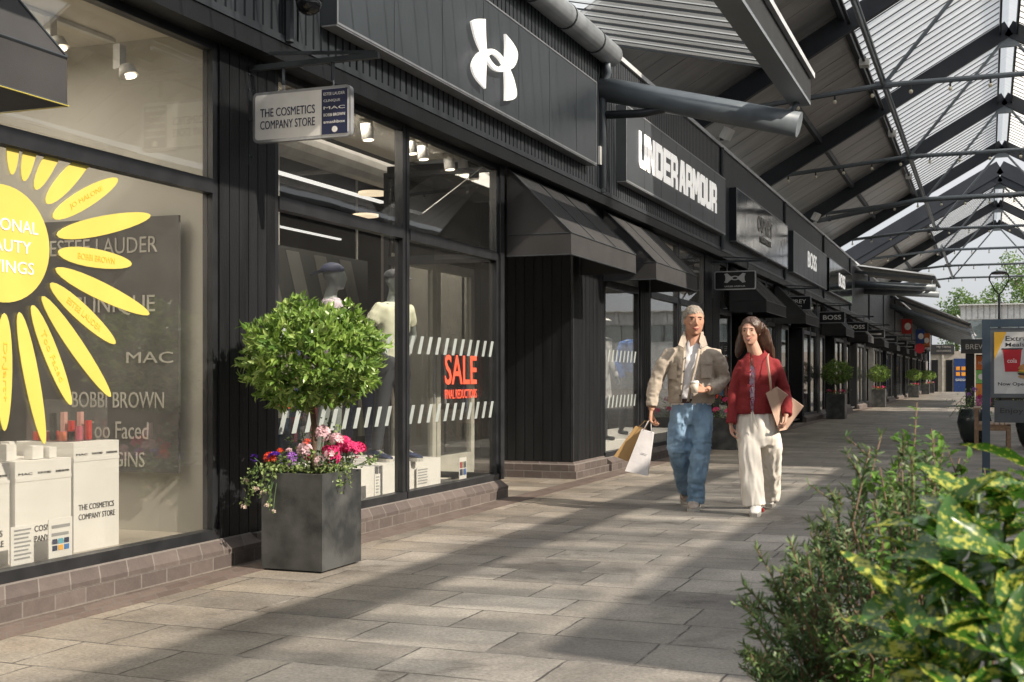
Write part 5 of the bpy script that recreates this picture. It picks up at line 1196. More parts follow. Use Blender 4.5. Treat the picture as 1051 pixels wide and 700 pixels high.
def farroof(label, y0, y1, xo, zo, zi=5.2):
    o = thing('leanto_roof', label, 'roof', (-4.3, y0, zo), 'lean-to roofs on tube arms along the shopfront')
    m = MB(); P = []; y = y0
    while y < y1: P += [(y, 0), (y+.12, 0), (y+.16, .06), (y+.26, .06)]; y += .3
    v = []
    for a, b in P: v += [(-4.35, min(a, y1), zi+b), (xo, min(a, y1), zo+b)]
    n = len(P); m.add(v, [(2*i, 2*i+1, 2*i+3, 2*i+2) for i in range(n-1)]); m.build('roof_sheet', fascia_light, o)
    yy = y0+.1
    while yy < y1:
        a = MB(); a.tube([(-4.4, yy, zi-.65), (xo+.05, yy, zo-.42)], .13, 12); a.tube([(xo-.1, yy, zo-.35), (xo-.05, yy, zo-.05)], .03, 6); a.build('tube_arm', steel, o, True); yy += 3.6
    b = MB(); b.box(xo-.05, y0, zo-.08, xo+.05, y1, zo-.01); b.bar((-4.4, y0-.05, zi-.22), (xo, y0-.05, zo-.12), .06, .1); b.build('edge_beam', steel_d, o)
    return o
fascia_light = mat('grey_metal_sheet', (.34, .35, .36), .4, c2=(.25, .26, .27), scale=2, metal=.3)
farroof('grey metal lean-to roof standing out just past the last large fascia panel', 45.0, 50.2, -1.75, 4.72, 5.15)
farroof('long dark lean-to roof farthest along the shopfront', 62, 100, -.8, 3.75, 5.3)
# ---------------------------------------------------------------- remaining shops
cols = [(.55, .12, .06), (.6, .55, .5), (.12, .2, .45), (.5, .1, .25), (.65, .6, .55), (.15, .35, .2), (.7, .35, .1), (.3, .3, .3), (.6, .2, .35)]
dispm = [mat('display_colour', c, .7, c2=tuple(x*.4 for x in c), scale=7, detail=2) for c in cols]
names = ['handbag shop with the glossy reflective fascia panel', 'menswear shop below the two panels of four pale letters', 'shop with cream wall strip past the second round tree', 'distant shop below the grey metal lean-to', 'distant shop beyond the grey metal lean-to', 'distant shop at the start of the long lean-to roof', 'distant shop by the red projecting sign', 'distant shop under the middle of the long lean-to', 'distant shop by the blue projecting sign', 'distant shop by the orange projecting sign', 'last shop of the row before the cross building']
spans = [(21.6, 28.8), (28.8, 43.2)]+[(43.2+7.2*i, 50.4+7.2*i) for i in range(9)]
doorm = mat('pale_door_jamb', (.5, .48, .45), .6)
for k, (a, b_) in enumerate(spans):
    o = shop('shop_unit', 'black fronted '+names[k], a, b_); y = a
    while y < b_-.1:
        gl = glass_far
        window(o, y+.6, y+1.75, gl); window(o, y+4.4, y+5.7, gl); window(o, y+5.75, y+6.95, gl)
        # recessed doorway
        f = MB(); f.box(XG-.5, y+1.8, .02, XG-.44, y+1.92, 2.5); f.box(XG-.5, y+4.1, .02, XG-.44, y+4.22, 2.5); f.box(XG-.5, y+1.92, 2.4, XG-.44, y+4.1, 2.5); f.box(XG-.5, y+3.0, .02, XG-.44, y+3.06, 2.4)
        d = f.build('door', frame_m if (int(y) % 2) else doorm, o); MB().box(XG-.475, y+1.92, .05, XG-.468, y+4.1, 2.4).build('pane', gl, d)
        MB().box(XG-.5, y+1.76, 2.5, XG+.0, y+4.38, ZH).build('door_head', black, o)
        MB().box(XG-.5, y+1.76, 0, XG+.03, y+1.8, 2.5).build('door_jamb', blackboard, o); MB().box(XG-.5, y+4.24, 0, XG+.03, y+4.38, 2.5).build('door_jamb', doorm if int(y) % 5 == 0 else blackboard, o)
        post(o, y+.02, y+.58, 4); post(o, y+6.97, y+7.18, 2)
        m = MB(); plinth(m, y, y+1.78); m.build('brick_plinth', brick, o); m = MB(); plinth(m, y+4.26, y+7.2); m.build('brick_plinth', brick, o)
        fascia(o, y, y+7.2)
        random.seed(int(y*10))
        # display boards and stock
        for q in range(6):
            yy = y+.7+q*1.05; w_ = random.uniform(.5, .95); zb_ = random.choice((.25, .5, .9)); m = MB(); m.box(XG-.9-random.random()*.8, yy, zb_, XG-.86-random.random()*.0, yy+w_, zb_+random.uniform(.5, 1.6)); m.build('display_unit', dispm[random.randrange(9)], o)
        y += 7.2
    room(o, a+.02, b_-.02, XG-3.2, cream if k % 2 else midwall, white_ceil, dark_floor, 3.3, .1)
    MB().box(XG-2.2, a+1, 3.05, XG-2.12, b_-1, 3.1).build('strip_light', strip_on, o)
# small coloured things on the fascias far off
for lab, y, z0, z1, c, xo in (('red projecting sign with white mark under the far lean-to roof', 70, 3.55, 4.35, (.38, .03, .025), -3.85), ('blue projecting sign beside the orange one, far along', 84, 3.4, 4.3, (.02, .06, .24), -3.85), ('orange projecting sign, farthest of the three coloured ones', 92, 3.3, 4.3, (.5, .14, .03), -3.85)):
    o = thing('projecting_sign', lab, 'sign', (-4.1, y, z0)); cm_ = mat('sign_colour', c, .5); MB().box(-4.38, y-.05, z0, xo, y+.05, z1).build('sign_box', cm_, o); MB().prism([Vector((-4.06+.17*math.cos(t*PI/8), y-.052, (z0+z1)/2+.2*math.sin(t*PI/8))) for t in range(16)], (0, -1, 0), .003).build('mark', letter_w, o)
tag(MB().tube([(-3.9, 79.2-.03, 2.95), (-3.9, 79.2-.06, 2.95)], .3, 20).build('round_sign', mat('round_red', (.6, .03, .05), .5)), 'round red sign among the distant black hanging signs', 'sign')
# ---------------------------------------------------------------- planters with clipped trees
def rdir():
    while True:
        v = Vector((random.uniform(-1, 1), random.uniform(-1, 1), random.uniform(-1, 1)))
        if .1 < v.length < 1: return v.normalized()
def make_planter(loc, lab, n=2700, w=.43, ln=.5, hgt=.605):
    x, y = loc; gp = 'square planters along the shopfront'
    p = thing('planter', lab[0], 'planter', (x, y, 0), gp); m = MB(); t = .03
    m.box(x-w/2, y-ln/2, .012, x+w/2, y-ln/2+t, hgt); m.box(x-w/2, y+ln/2-t, .012, x+w/2, y+ln/2, hgt); m.box(x-w/2, y-ln/2+t, .012, x-w/2+t, y+ln/2-t, hgt); m.box(x+w/2-t, y-ln/2+t, .012, x+w/2, y+ln/2-t, hgt)
    m.build('planter_box', conc, p); MB().box(x-w/2+t, y-ln/2+t, hgt-.06, x+w/2-t, y+ln/2-t, hgt-.035).build('soil', soil, p)
    MB().box(x-w/2+.03, y-ln/2+.03, 0, x+w/2-.03, y+ln/2-.03, .0115).build('foot', ink, p)
    tr = thing('round_tree', lab[1], 'tree', (x, y, hgt-.035), 'round clipped trees in planters')
    m = MB(); m.tube([(x, y, hgt-.05), (x+.012, y+.01, .85), (x-.008, y, 1.05), (x, y, 1.2)], [.021, .018, .018, .015], 10)
    for k in range(16):
        d = rdir(); d.z = abs(d.z)*.8+.1; m.tube([(x, y, 1.12), Vector((x, y, 1.14))+Vector((d.x*.2, d.y*.2, d.z*.14)), Vector((x, y, 1.2))+Vector((d.x*.38, d.y*.38, d.z*.28))], [.009, .006, .003], 5)
    m.build('trunk', bark, tr, True)
    m = MB(); random.seed(5)
    for k in range(n):
        d = rdir(); r = random.uniform(.55, 1.0)**.5; bump_ = 1+.2*noise.noise(d*2.3)+.16*noise.noise(d*6)+random.choice((0, 0, 0, .05))-.04
        c = Vector((x+d.x*.445*r*bump_, y+d.y*.43*r*bump_, 1.345+d.z*.315*r*bump_-(.03 if d.z < 0 else 0)))
        # shoots: 5-6 leaves radiating
        ax = (d+rdir()*.7+Zv*.35).normalized()
        for q in range(2):
            ld = (ax+rdir()*.75).normalized(); m.leaf(c, ld, d+rdir()*.3, random.uniform(.045, .08), random.uniform(.02, .031), 0 if random.random() < .7 else 1, .18, .12)
    m.build('crown', [bay, bay_y], tr)
    return p, tr
petal = [mat('petal_'+n_, c, .6, trans=.3) for n_, c in (('pink', (.75, .04, .2)), ('blush', (.8, .55, .6)), ('purple', (.1, .02, .4)), ('red', (.75, .06, .02)), ('violet', (.35, .12, .55)), ('pale', (.75, .6, .5)))]
def flowers(name, lab, c, blooms, nleaf, spread, leafm=herb, trail=None, cat='flowers', grp=None):
    """c centre; blooms = [(dx,dy,dz,radius,petal index,count)]"""
    o = thing(name, lab, cat, c, grp); c = Vector(c); m = MB(); st = MB()
    for k in range(nleaf):
        p = c+Vector((random.gauss(0, spread[0]), random.gauss(0, spread[1]), abs(random.gauss(0, spread[2])))); m.leaf(p, (rdir()+Zv*.4), Zv, random.uniform(.02, .045), random.uniform(.018, .03), 0 if random.random() < .6 else 1, .15, .2)
    if trail:
        for (tx, ty, tz) in trail:
            e = c+Vector((tx, ty, tz)); mid = c+Vector((tx*.7, ty*.7, .04)); pts = [c, mid, e.lerp(mid, .4)+Vector((0, 0, .01)), e]; st.tube(pts, .003, 5)
            for k in range(34):
                t = random.random(); p = (mid.lerp(e, (t-.3)/.7) if t > .3 else c.lerp(mid, t/.3))+rdir()*.022; m.leaf(p, rdir()-Zv*.2, rdir(), random.uniform(.016, .03), random.uniform(.014, .022), 0 if random.random() < .4 else 1, .15, .2)
    m.build('leaves', [leafm, herb_l], o); f = MB(); used = []
    for (dx, dy, dz, r, pi_, n_) in blooms:
        e = c+Vector((dx, dy, dz)); st.tube([c+Vector((dx*.4, dy*.4, 0)), c+Vector((dx*.8, dy*.8, dz*.6)), e], .0028, 5)
        if pi_ not in used: used.append(pi_)
        for k in range(n_):
            d = rdir(); d.z = abs(d.z) if random.random() < .8 else d.z; p = e+d*r*.8; u = d.orthogonal().normalized(); v = d.cross(u); a0 = random.random()*6; rr = r*.38+.004
            for q in range(5):
                a = a0+q*2*PI/5; dd = u*math.cos(a)+v*math.sin(a); ee = u*math.cos(a+.75)+v*math.sin(a+.75)
                f.add([p, p+dd*rr+d*.003, p+(dd+ee)*rr*.62+d*.006, p+ee*rr*.75+d*.003], [(0, 1, 2, 3)], used.index(pi_))
    st.build('stems', herb, o); f.build('petals', [petal[i] for i in used], o)
    return o
px_, py_ = -4.0, 6.81
make_planter((px_, py_), ('nearest grey planter box, in front of the black post by the sports window', 'nearest round clipped bay tree on a thin stem, lit by the sun'))
zt = .6
flowers('geranium', 'bright pink geranium at the right corner of the nearest planter', (px_+.13, py_+.12, zt), [(.02, .02, .17, .055, 0, 42), (.07, .06, .13, .055, 0, 40), (-.02, -.05, .12, .05, 0, 34), (.06, .14, .13, .05, 0, 34), (.0, -.08, .09, .045, 0, 26), (.09, -.02, .15, .045, 0, 26), (-.1, .02, .12, .04, 0, 20), (-.16, -.1, .08, .035, 0, 14)], 90, (.06, .07, .05))
flowers('geranium', 'white and blush geranium in the middle of the nearest planter', (px_+.05, py_-.06, zt), [(-.0, .1, .24, .055, 1, 34), (.08, .14, .2, .045, 1, 24), (-.06, -.02, .14, .05, 1, 30), (-.12, -.1, .13, .024, 1, 9), (.08, -.08, .08, .03, 1, 12), (.13, -.04, .12, .03, 1, 12)], 80, (.07, .07, .05))
flowers('petunia', 'deep purple petunia left of centre in the nearest planter', (px_-.1, py_-.12, zt), [(-.05, -.08, .09, .045, 2, 16), (.07, -.08, .1, .035, 4, 10), (-.22, -.05, .09, .022, 2, 5), (.04, -.03, .05, .02, 4, 5)], 60, (.06, .05, .06))
flowers('begonia', 'orange red begonia at the left corner of the nearest planter', (px_-.16, py_-.1, zt), [(-.04, -.08, .09, .04, 3, 22), (-.0, -.02, .13, .02, 3, 8), (.18, .0, .19, .022, 3, 9)], 50, (.05, .05, .05), bay)
flowers('fuchsia', 'trailing fuchsia with pale bells spilling over the front left of the planter', (px_-.12, py_-.18, zt), [(-.12, -.1, -.1, .02, 5, 6), (-.2, -.1, -.21, .02, 5, 7), (-.02, -.12, -.2, .02, 5, 7), (-.22, -.05, -.05, .015, 5, 4), (-.05, -.12, -.12, .018, 5, 6), (.02, -.12, -.23, .014, 5, 4)], 90, (.06, .03, .03), herb_l, [(-.2, -.1, -.2), (-.08, -.12, -.15), (-.0, -.13, -.22), (-.14, -.12, -.12), (-.24, -.05, -.08)])
flowers('trailing_herb', 'pale green trailing herb reaching over the right edge of the planter', (px_+.1, py_+.02, zt), [(.2, .2, .08, .012, 5, 3)], 50, (.05, .08, .04), herb_l, [(.22, .3, .1), (.14, -.08, -.1), (.16, .0, -.08), (.1, -.16, -.06)])
flowers('wispy_herb', 'wispy green herb with upright stems behind the flowers of the planter', (px_-.02, py_+.12, zt), [(.0, .05, .28, .012, 3, 4)], 110, (.09, .05, .13), herb, [(.1, .1, .3), (-.16, .05, .26), (.04, .08, .34), (-.22, .0, .2)])
# the distant ones: one prototype, copied with its tree and flowers
random.seed(11)
far_p, far_t = make_planter((-4.06, 36.3), ('dark planter with pink flowers behind the shoulder of the woman', 'dark round tree just past the woman'), 1400, .52, .6, .72)
far_f = flowers('bedding_flowers', 'pink and red flowers in the planter behind the woman', (-4.06, 36.2, .7), [(.15, -.2, .1, .06, 0, 14), (-.18, -.2, .1, .06, 0, 14), (.22, .1, .09, .05, 0, 12), (-.02, -.25, .08, .05, 3, 12), (-.22, .0, .1, .05, 1, 10)], 160, (.16, .18, .07), bay, None, 'flowers', 'bedding flowers in the distant planters')
far_p.scale = far_t.scale = far_f.scale = (1, 1, 1)
ordn = ('second', 'third', 'fourth', 'fifth')
for k, (x, y) in enumerate(((-4.05, 50.9), (-4.07, 75.8), (-4.08, 90.6), (-4.08, 98))):
    n_ = ordn[k]
    dup(far_p, (x, y, 0), 'dark planter with flowers, %s of the distant row beyond the woman' % n_, rz=k*PI/2); t_ = dup(far_t, (x, y, .685), 'round clipped tree, %s of the distant row beyond the woman' % n_, rz=k*1.3); dup(far_f, (x, y-.1, .7), 'bedding flowers in the %s distant planter beyond the woman' % n_, rz=k*.9)
pt = thing('planter', 'low dark planter box mostly hidden behind the woman', 'planter', (-4.1, 20.4, 0)); MB().box(-4.35, 20.1, 0, -3.85, 20.7, .5).build('planter_box', conc, pt); MB().box(-4.31, 20.14, .5, -3.89, 20.66, .51).build('soil', soil, pt)
flowers('bedding_flowers', 'pink flowers low between the man and the woman', (-4.1, 20.4, .51), [(.1, -.2, .12, .06, 0, 16), (-.1, -.2, .14, .06, 0, 16), (.0, .1, .3, .06, 0, 14), (-.1, .0, .35, .05, 3, 14)], 200, (.16, .18, .2), bay)
# ---------------------------------------------------------------- right side: signboard, bench, lamp, hoarding
slate = mat('slate_blue_frame', (.05, .075, .1), .45, c2=(.04, .06, .085)); board_g = mat('grey_board', (.09, .095, .1), .7)
YB = 15.0; d0 = 14.0
def sb(px, py): v = ony(YB, px, py); return v
o = thing('poster_stand', 'slate blue frame stand holding a burger poster over a grey board', 'sign stand', (.6, YB, 0))
xl = sb(1008, 400).x; zt = sb(1010, 328).z; m = MB(); xr = xl+1.15
m.box(xl, YB-.04, 0, xl+.085, YB+.04, zt); m.box(xr, YB-.04, 0, xr+.085, YB+.04, zt); m.box(xl+.086, YB-.04, zt-.085, xr-.001, YB+.04, zt-.001); m.build('stand_frame', slate, o)
for xx in (xl, xr): MB().box(xx-.1, YB-.25, 0, xx+.18, YB+.25, .02).build('foot', slate, o)
p0 = sb(1016, 408); p1 = sb(1016, 337); x0, x1 = p0.x, xr-.05; fr = mat('poster_frame_grey', (.16, .17, .18), .4, metal=.5)
m = MB(); m.box(x0, YB-.03, p0.z, x1, YB+.03, p1.z); m.build('poster_frame', fr, o)
px0, px1, pz0, pz1 = x0+.045, x1-.045, p0.z+.045, p1.z-.045; yf = YB-.031
pb = MB().box(px0, yf-.002, pz0, px1, yf, pz1).build('poster', mat('poster_offwhite', (.6, .59, .57), .25), o)
yw = mat('poster_yellow', (.75, .42, .04), .5); yf -= .0025
MB().prism([Vector((px0, yf, pz1)), Vector((px0, yf, pz1-.32)), Vector((px0+.13, yf, pz1))], (0, -1, 0), .001).build('yellow_corner', yw, o)
cx = px0+.17; pw = px1-px0
text('lettering', 'Extra Value', ink, o, (px0+.12, yf, pz1-.1), Xv, Zv, .5, .055, .001, .006); text('lettering', 'Meals', ink, o, (px0+.12, yf, pz1-.165), Xv, Zv, .2, .045, .001, .006); text('lettering', 'Now Open', ink, o, (px0+.04, yf, pz0+.08), Xv, Zv, .3, .05, .001, .015)
cz_ = (pz0+pz1)/2
MB().prism([Vector((px0+.09, yf, cz_+.15)), Vector((px0+.29, yf, cz_+.15)), Vector((px0+.265, yf, cz_-.1)), Vector((px0+.115, yf, cz_-.1))], (0, -1, 0), .0012).build('red_cup', mat('poster_red', (.5, .02, .03), .4), o)
text('lettering', 'cola', letter_w, o, (px0+.14, yf-.0015, cz_-.0), Xv, Zv, .1, .05, .001)
MB().prism([Vector((px0+.08, yf, cz_+.15)), Vector((px0+.3, yf, cz_+.15)), Vector((px0+.3, yf, cz_+.165)), Vector((px0+.08, yf, cz_+.165))], (0, -1, 0), .0014).build('cup_lid', ink, o)
def ell(cx, cz, rx, rz, c_, dy, half=0):
    P = [Vector((cx+rx*math.cos(PI*2*t/24), yf-dy, cz+rz*math.sin(PI*2*t/24)*(1 if half == 0 or math.sin(PI*2*t/24)*half > 0 else .15))) for t in range(24)]
    return MB().prism(P, (0, -1, 0), .001).build('burger_print', c_, o)
bx = px0+.38; bz = cz_-.1
ell(bx, bz-.055, .13, .03, MATS['kraft_paper'], .0015); ell(bx, bz-.025, .135, .02, belt_m, .003); ell(bx, bz-.005, .14, .014, MATS['herb_leaf_pale'], .0045); ell(bx, bz+.01, .13, .014, MATS['poster_yellow'], .006); ell(bx, bz+.03, .13, .07, mat('bun', (.5, .24, .08), .5), .0075, 1)
MB().box(px0+.52, yf-.002, cz_-.1, px0+.64, yf-.001, cz_+.06).build('fries_box', MATS['poster_red'], o); MB().box(px0+.53, yf-.003, cz_+.04, px0+.63, yf-.002, cz_+.15).build('fries', yw, o)
b0 = sb(1017, 433.5); b1 = sb(1017, 411); MB().box(xl+.13, YB-.02, b0.z, xr-.03, YB+.02, b1.z).build('lower_board', board_g, o); text('lettering', 'Enjoy Fresh', ink, o, (sb(1026.5, 0).x, YB-.0205, b0.z+.09), Xv, Zv, .52, .075, .001, .01)
# benches (seen end on)
def bench(x, y, lab):
    o = thing('wooden_bench', lab, 'bench', (x, y, 0), 'wooden benches behind the burger poster'); w_ = .56; ln = 1.5
    for dx in (0, w_-.06):
        for dy in (0, ln-.06): MB().box(x+dx, y+dy, 0, x+dx+.06, y+dy+.06, .66 if dx == 0 else .43).build('leg', wood, o)
    m = MB()
    for k in range(6): m.box(x+.062+k*.083, y, .40, x+.062+k*.083+.068, y+ln, .425)
    m.build('seat', wood, o); m = MB(); m.box(x+.061, y+.01, .32, x+w_-.061, y+.04, .399); m.box(x+.061, y+ln-.04, .32, x+w_-.061, y+ln-.01, .399); m.build('apron', wood, o)
    m = MB(); m.box(x-.02, y-.01, .661, x+.1, y+ln, .69); m.build('arm', wood, o); m = MB()
    for k in range(4): m.box(x+.0, y+.06, .44+.055*k, x+.025, y+ln-.06, .475+.055*k)
    m.build('backrest', wood, o); return o
bb = ony(21.6, 1000, 460); bench(bb.x, 21.6, 'wooden slatted bench left of the others, behind the frame post'); bench(bb.x+.8, 21.6, 'wooden slatted bench at the right edge of the photo')
def pot(x, y, lab, lab2, r=.3, h=.62):
    o = thing('round_pot', lab, 'pot', (x, y, 0)); MB().loft([((x, y, 0), r*.6, r*.6), ((x, y, .1), r*.8, r*.8), ((x, y, h*.6), r, r), ((x, y, h), r*.85, r*.85)], 20).build('pot_body', mat('dark_glazed_pot', (.03, .04, .04), .25), o, True)
    flowers('potted_flowers', lab2, (x, y, h), [(-.1, -.1, .25, .05, 4, 16), (.1, -.15, .22, .05, 0, 14), (0, 0, .35, .05, 4, 14), (-.25, 0, .1, .04, 1, 10)], 380, (.2, .2, .16), bay, [(-.42, -.1, -.15), (-.3, -.25, -.1), (.3, -.2, -.1)])
pot(bb.x-.02, 23.9, 'dark round pot behind the left bench', 'purple and pink flowers in the round pot behind the left bench'); pot(bb.x+.95, 22.9, 'dark round pot between the two benches', 'leafy purple flowers between the two benches')
# street lamp with ring head
o = thing('street_lamp', 'dark street lamp with an open ring shaped head', 'street lamp', (.35, 40, 0)); c = ony(40, 1025.5, 282); c.x = ony(40, 1025.5, 300).x
MB().tube([(c.x, 40, 0), (c.x, 40, 1.2), (c.x, 40, 3.7)], [.06, .05, .035], 10).build('lamp_post', steel_d, o, True)
m = MB(); rr = .27; zc = ony(40, 1025, 286).z
for s in (-1, 1): m.tube([(c.x, 40, 3.7), (c.x+s*.1, 40, 3.8), (c.x+s*rr, 40, zc-.05), (c.x+s*rr*.98, 40, zc+.1), (c.x+s*rr*.7, 40, zc+.2)], .02, 8)
m.build('ring_frame', steel_d, o, True); MB().loft([((c.x, 40, zc+.14), .26, .26), ((c.x, 40, zc+.2), .22, .22), ((c.x, 40, zc+.24), .1, .1)], 20).build('lamp_head', steel_d, o, True)
# hoarding building with the black name board (right end of the walk)
o = thing('kiosk_building', 'black framed food kiosk with long name board and coloured posters at the far right', 'kiosk', (1, 52, 0))
MB().box(-.83, 51.8, 0, -.5, 52.15, 2.13).build('pillar', black, o); MB().box(2.9, 51.8, 0, 3.2, 52.15, 2.13).build('pillar', black, o)
MB().box(-1.0, 51.75, 2.14, 3.4, 52.3, 2.62).build('name_board', ink, o); text('lettering', 'BREWERS CAFE BAR', letter_g, o, (-.82, 51.74, 2.3), Xv, Zv, 2.6, .2, .005)
MB().box(-.45, 52.5, 0, 3.1, 52.6, 2.1).build('kiosk_wall', darkwall, o); MB().box(-1.0, 51.9, 2.62, 3.4, 56, 2.7).build('roof', steel_d, o)
for i, (x0, x1, z0, z1, c) in enumerate(((-.45, .35, 1.5, 2.05, (.8, .2, .04)), (-.45, -.02, .95, 1.48, (.25, .55, .15)), (0, .35, .95, 1.48, (.45, .25, .6)), (-.45, .35, .45, .93, (.75, .25, .04)), (-.45, .1, .05, .43, (.5, .1, .3)), (.4, 1.3, .4, 2.05, (.7, .15, .1)), (1.4, 2.6, .4, 2.05, (.1, .3, .5)))):
    p_ = MB().box(x0, 52.44, z0, x1, 52.49, z1).build('poster', mat('poster_colour', c, .5, c2=tuple(q*.8 for q in c), scale=3), o); 
    if i == 0: text('lettering', 'HOT FOOD', letter_w, p_, (x0+.1, 52.435, 1.7), Xv, Zv, .6, .14, .004)
    if i in (3, 1): MB().prism([Vector(((x0+x1)/2+.14*math.cos(t*PI/8), 52.438, (z0+z1)/2+.12*math.sin(t*PI/8))) for t in range(16)], (0, -1, 0), .003).build('print', letter_w, p_)
# end building: cream wall, bakery board, dark name board
o = thing('end_building', 'low cross building closing the walk, with a blue board of orange squares', 'building', (-2, 106, 0))
MB().box(-4.4, 106, 0, 9, 112, 3.3).build('wall', mat('beige_render', (.4, .36, .3), .8), o); MB().box(-4.35, 105.9, 3.05, -2.55, 106, 3.85).build('name_board', ink, o)
text('lettering', 'My Tables', letter_g, o, (-3.9, 105.88, 3.55), Xv, Zv, 1.1, .18, .01); text('lettering', 'OOOOOO', letter_g, o, (-3.9, 105.88, 3.25), Xv, Zv, 1.1, .14, .01)
bl_ = mat('bakery_blue', (.01, .04, .16), .5); MB().box(-2.58, 105.85, 0, -1.3, 105.99, 2.7).build('blue_board', bl_, o); m = MB()
for i in range(3):
    for j_ in range(2): m.box(-2.42+i*.42, 105.83, 1.75-.45*j_, -2.12+i*.42, 105.85, 2.05-.45*j_)
m.build('orange_squares', mat('bakery_orange', (.8, .32, .03), .5), o); text('lettering', 'GREGGS', letter_w, o, (-2.45, 105.83, .88), Xv, Zv, 1.0, .18, .01)
MB().box(-3.5, 105.9, 0, -3.35, 106, 3.0).build('white_column', pale_frame, o); m = MB(); m.box(-3.2, 105.95, 0, -2.7, 105.99, 2.6); m.box(-4.3, 105.95, 0, -3.8, 105.99, 2.6); m.build('doors', black, o)
o = thing('white_warehouse', 'white ribbed low building with dark window band beyond the walk', 'building', (8, 118, 0)); m = MB(); x = -2.3
wr = mat('white_ribbed_metal', (.5, .51, .5), .5); m.box(-2.2, 118.3, 0, 40, 130, 7.4); y = 118
while x < 40: m.box(x, 118.1, 6.4, x+.4, 118.28, 7.65); x += .5
m.box(-2.3, 118.2, 6.38, 40, 118.31, 7.6); m.build('ribbed_wall', wr, o); MB().box(-2.0, 118.2, 4.7, 40, 118.29, 6.3).build('window_band', glass_far, o); MB().box(-2.5, 117.6, 7.65, 40, 130, 7.75).build('roof', wr, o)
m = MB(); x = -2
while x < 40: m.box(x, 118.12, 4.7, x+.1, 118.19, 6.3); x += 1.5
m.build('mullions', steel_d, o); MB().bar((-2.6, 117.6, 6.8), (-1.0, 117.6, 4.9), .12, .12).build('sloping_brace', letter_w, o)
# trees beyond
def bigtree(loc, h, r, lab, seed, n=2600, leafm=farleaf, ls=.3):
    random.seed(seed); x, y = loc; o = thing('broadleaf_tree', lab, 'tree', (x, y, 0), 'trees beyond the buildings'); m = MB(); tops = []
    m.tube([(x, y, 0), (x+.2, y, h*.3), (x, y, h*.55), (x, y, h*.8)], [r*.09, r*.07, r*.05, r*.02], 10)
    for k in range(13):
        d = rdir(); z0 = h*random.uniform(.3, .75); e = Vector((x+d.x*r*.75, y+d.y*r*.75, z0+abs(d.z)*h*.2+.06*h)); m.tube([(x, y, z0), Vector((x, y, z0)).lerp(e, .5)+Vector((0, 0, .2)), e], [r*.035, r*.02, r*.008], 6); tops.append(e)
    m.build('trunk', bark, o, True); m = MB(); cs = []
    for e in tops+[Vector((x, y, h*.9)), Vector((x, y, h*.8))]:
        cs.append((e, r*random.uniform(.25, .42)))
        for q in range(2): cs.append((e+rdir()*r*.3, r*random.uniform(.15, .28)))
    for k in range(n):
        c, rr = cs[random.randrange(len(cs))]; p = c+rdir()*rr*random.random()**.4; m.leaf(p, rdir()+Vector((0, 0, -.1)), rdir(), ls*random.uniform(.7, 1.3), ls*.55)
    m.build('crown', leafm, o); return o
bigtree((3.5, 136), 13.2, 4.6, 'tall leafy tree behind the white building at the right', 1, 4200); bigtree((-3.2, 140), 10.2, 3.4, 'smaller tree left of the tall one, behind the far roofs', 2, 3000); bigtree((.2, 150), 9.8, 3.5, 'low tree between the other two beyond the white building', 4, 2600); bigtree((9, 140), 12, 4.5, 'leafy tree at the right edge beyond the white building', 3, 3000)
# ---------------------------------------------------------------- opposite side of the walk (out of frame, but it shades the ground)
o = shop('shop_unit', 'facing row of black shops across the walkway, outside the photo', 6, 60); XO = 5.35
MB().box(XO, -14, 0, XO+5, 3.6, 4.0).build('wall', black, o); MB().box(XO, 3.62, 0, XO+5, 44, 5.2).build('wall', fascia_m, o)
m = MB(); m.box(XO-.04, 3.62, 5.2, XO+5, 44, 5.3); m.build('parapet_cap', gutter_m, o)
ob = shop('sky_blocker', 'unseen dark block added behind the camera to cut the sky light', -20, -14)  # unseen block added to darken what faces back past the camera
MB().box(-16, -20, 0, 12, -13, 7.5).build('wall', fascia_m, ob); MB().box(-16.1, -20.1, 7.5, 12.1, -12.9, 7.7).build('roof', gutter_m, ob)
MB().box(-9, -12.9, 0, XG-.0, -4.05, 5.3).build('added_shade_wall', black, A)  # unseen wall added to hold back sky light from behind
for y in range(5, 40, 6): MB().box(XO-.02, y, .3, XO-.001, y+4.6, 3.1).build('window', MATS['dark_interior'], o)
# ---------------------------------------------------------------- foreground planting
def spotted():
    m, nt, b = new_mat('spotted_laurel_leaf'); L = nt.links.new
    tc = N(nt, 'ShaderNodeTexCoord'); n1 = N(nt, 'ShaderNodeTexNoise', Scale=120, Detail=2, Roughness=.5); L(tc.outputs['Object'], n1.inputs['Vector'])
    n2 = N(nt, 'ShaderNodeTexNoise', Scale=7, Detail=1); L(tc.outputs['Object'], n2.inputs['Vector'])
    ad = N(nt, 'ShaderNodeMath', operation='MULTIPLY_ADD'); ad.inputs[1].default_value = .55; L(n2.outputs['Fac'], ad.inputs[0]); L(n1.outputs['Fac'], ad.inputs[2])
    r = N(nt, 'ShaderNodeValToRGB'); r.color_ramp.elements[0].position = .8; r.color_ramp.elements[1].position = .88; r.color_ramp.elements[0].color = (.04, .115, .014, 1); r.color_ramp.elements[1].color = (.42, .44, .07, 1)
    L(ad.outputs[0], r.inputs[0]); L(r.outputs[0], b.inputs['Base Color']); b.inputs['Roughness'].default_value = .25
    out = nt.nodes['Material Output']; t = N(nt, 'ShaderNodeBsdfTranslucent'); L(r.outputs[0], t.inputs['Color']); mx = N(nt, 'ShaderNodeMixShader'); mx.inputs[0].default_value = .35; L(b.outputs[0], mx.inputs[1]); L(t.outputs[0], mx.inputs[2]); L(mx.outputs[0], out.inputs[0])
    return m
laurel = spotted()
